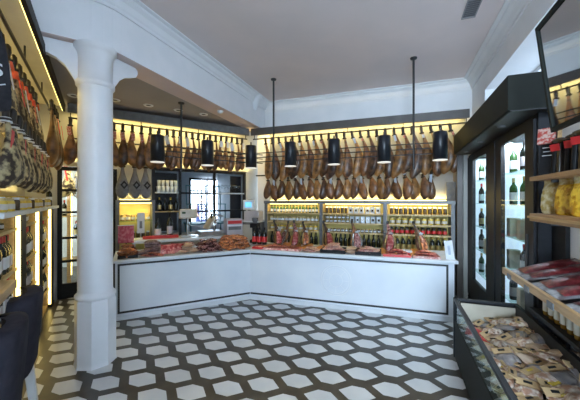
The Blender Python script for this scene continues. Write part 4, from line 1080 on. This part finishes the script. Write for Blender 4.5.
def sbag(kind):
    mm = {'a': ['sausage', 'kraft', 'black'], 'b': ['pouchbeige', 'kraft', 'black'], 'c': ['sausagegrey', 'kraft', 'black'], 'r': ['red', 'meatdark', 'black'], 'y': ['sausage', 'kraft', 'jaryellow']}[kind]
    b = MB()
    p = pillow(.12, .15, .05, 0, 5); p.v = [(x, y - .045, z) for x, y, z in p.v]; b.add(p.v, p.f, 0, True)
    for k in range(3): c = capsule(.13, .016, .01); c.v = [(y - .035 + .035 * k, x - .05, z + .018) for x, y, z in c.v]; b.add(c.v, c.f, 0, True)
    b.obox((0, .052, .03), (.11, .045, .006), (.15, 0, 0), 1)
    b.obox((0, .055, .0345), (.04, .014, .003), (.15, 0, 0), 2)
    if kind == 'y': b.obox((0, -.09, .045), (.10, .03, .004), (0, 0, 0), 2)
    return b, mm
for q in 'abcry': KINDS['sbag_' + q] = ('sausage_bag', (lambda q=q: sbag(q)), '')
SB = {'a': 'clear bag of pale sausages', 'b': 'beige pouch with kraft card', 'c': 'bag of grey sausages', 'r': 'red sausage pack', 'y': 'sausage bag with yellow strip'}
nrow = 13; rown = ['front', 'middle', 'back']
for i in range(nrow):
    for j in range(5):
        u = a + .13 + i * .13 + R(-.02, .02); v = f0 + .135 + j * .098 + R(-.01, .01)
        q = 'aacbayacab'[(i * 3 + j * 7) % 10]
        if i == 1 and j == 0 or (i == 2 and j == 0): q = 'r'
        if q == 'b' and i > 6: q = 'c'
        lay('sbag_' + q, FRW, u, v, .36 + .03 * j + R(0, .014) + .015 * (i % 2), f'{SB[q]}, {ORD[i]} from chest far end, {["front", "second", "middle", "fourth", "back"][j]} row', 'bag', 'bags in the display chest', R(-.3, .4), R(-.3, .3), 2.0 + R(-.9, .9), 1.12)

# mirror leaning out above the right shelves
mr = E('tilted_mirror', 'large dark-framed mirror tilted forward above the right wooden shelves', 'mirror', FRW, 3.81, -.36, 1.99)
mr.rotation_euler = (math.radians(7), 0, FRW.a)
b = MB(); w, h = 2.2, .62
b.box(0, w, -.012, .012, 0, .025); b.box(0, w, -.012, .012, h - .025, h); b.box(0, .022, -.012, .012, .025, h - .025); b.box(w - .022, w, -.012, .012, .025, h - .025); b.build('mirror_frame', 'header', mr)
MB().box(.022, w - .022, -.004, .004, .025, h - .025).build('mirror_glass', 'mirrorfilm', mr)
b = MB()
for x in (.3, 1.8): b.cyl((x, .004, .5), (x, .30, .56), .008, n=6)
b.build('wall_arm', 'dark', mr)

# ------------------------------------------------------------------ lights
def area(name, fr, u, v, z, sx, sy, e, col, rx=0, rz=0):
    li = bpy.data.lights.new(name, 'AREA'); li.shape = 'RECTANGLE'; li.size = sx; li.size_y = sy; li.energy = e; li.color = col
    o = bpy.data.objects.new(name, li); COL.objects.link(o); o.location = fr.w(u, v, z); o.rotation_euler = (rx, 0, fr.a + rz); return o
YEL = (1, .74, .25)
area('rack_light', FBR, 1.97, .33, 3.022, 3.8, .05, 19, YEL, .1)
area('rack_light', FBL, -1.5, .37, 3.022, 2.9, .05, 13, YEL, .1)
area('rack_light', FLW, -1.5, .42, 2.982, 2.9, .05, 10, YEL, .1)
area('shelf_uplight', FBR, 2.0, .39, 1.61, 3.4, .04, 10, YEL, PI)
area('shelf_uplight', FBL, -2.06, .35, 1.62, .5, .04, 1.5, YEL, PI)
area('shelf_uplight', FLW, -1.45, .47, 1.70, 2.8, .04, 5, YEL, PI)
for k in range(3):
    area('bay_light', FBR, (edges[k] + edges[k + 1]) / 2, vf + .03, 1.51, 1.0, .02, 1.7, YEL, .25)
area('shelf_uplight', FBL, -1.4, .44, 2.225, 3.2, .04, 6, YEL, PI)
area('niche_light', FBL, -2.06, .26, 1.52, .45, .02, 1.5, YEL, .2)
area('cabinet_light', FRW, 2.3, .0, 2.26, 1.0, .1, 13, (.75, .88, 1))
area('cabinet_light', FRW, 1.1, .0, 2.26, 1.0, .1, 13, (.75, .88, 1))
area('backroom_daylight', FBL, (WA + WB) / 2, 3.27, 1.6, .9, 1.2, 60, (.8, .9, 1), PI / 2)
area('backroom_fill', FBL, -3.2, 1.2, 2.8, 1.0, 1.0, 60, (1, .85, .6))  # added fill, no fitting, brightens the room behind the glass door
# daylight through the street front behind the camera
li = bpy.data.lights.new('shopfront_daylight', 'AREA'); li.shape = 'RECTANGLE'; li.size = 7; li.size_y = 3.2; li.energy = 1450; li.color = (.60, .79, 1)
o = bpy.data.objects.new('shopfront_daylight', li); COL.objects.link(o); o.location = (.2, -3.2, 2.0); o.rotation_euler = (PI / 2, 0, 0)
w = bpy.data.worlds.new('World'); sc.world = w; w.use_nodes = True
w.node_tree.nodes['Background'].inputs[0].default_value = (.66, .83, 1, 1); w.node_tree.nodes['Background'].inputs[1].default_value = 4.6

# ------------------------------------------------------------------ camera
cd = bpy.data.cameras.new('camera'); cam = bpy.data.objects.new('camera', cd); COL.objects.link(cam)
cam.location = (0, 0, 1.6); cam.rotation_euler = (PI / 2, 0, 0); cd.sensor_width = 36; cd.lens = 297 / 580 * 36; cd.clip_start = .05
sc.camera = cam
sc.view_settings.view_transform = 'Standard'; sc.view_settings.look = 'None'; sc.view_settings.gamma = 1; sc.view_settings.exposure = .85
sc.cycles.use_denoising = True
sc.cycles.max_bounces = 8; sc.cycles.diffuse_bounces = 4; sc.cycles.transparent_max_bounces = 24; sc.cycles.sample_clamp_indirect = 4
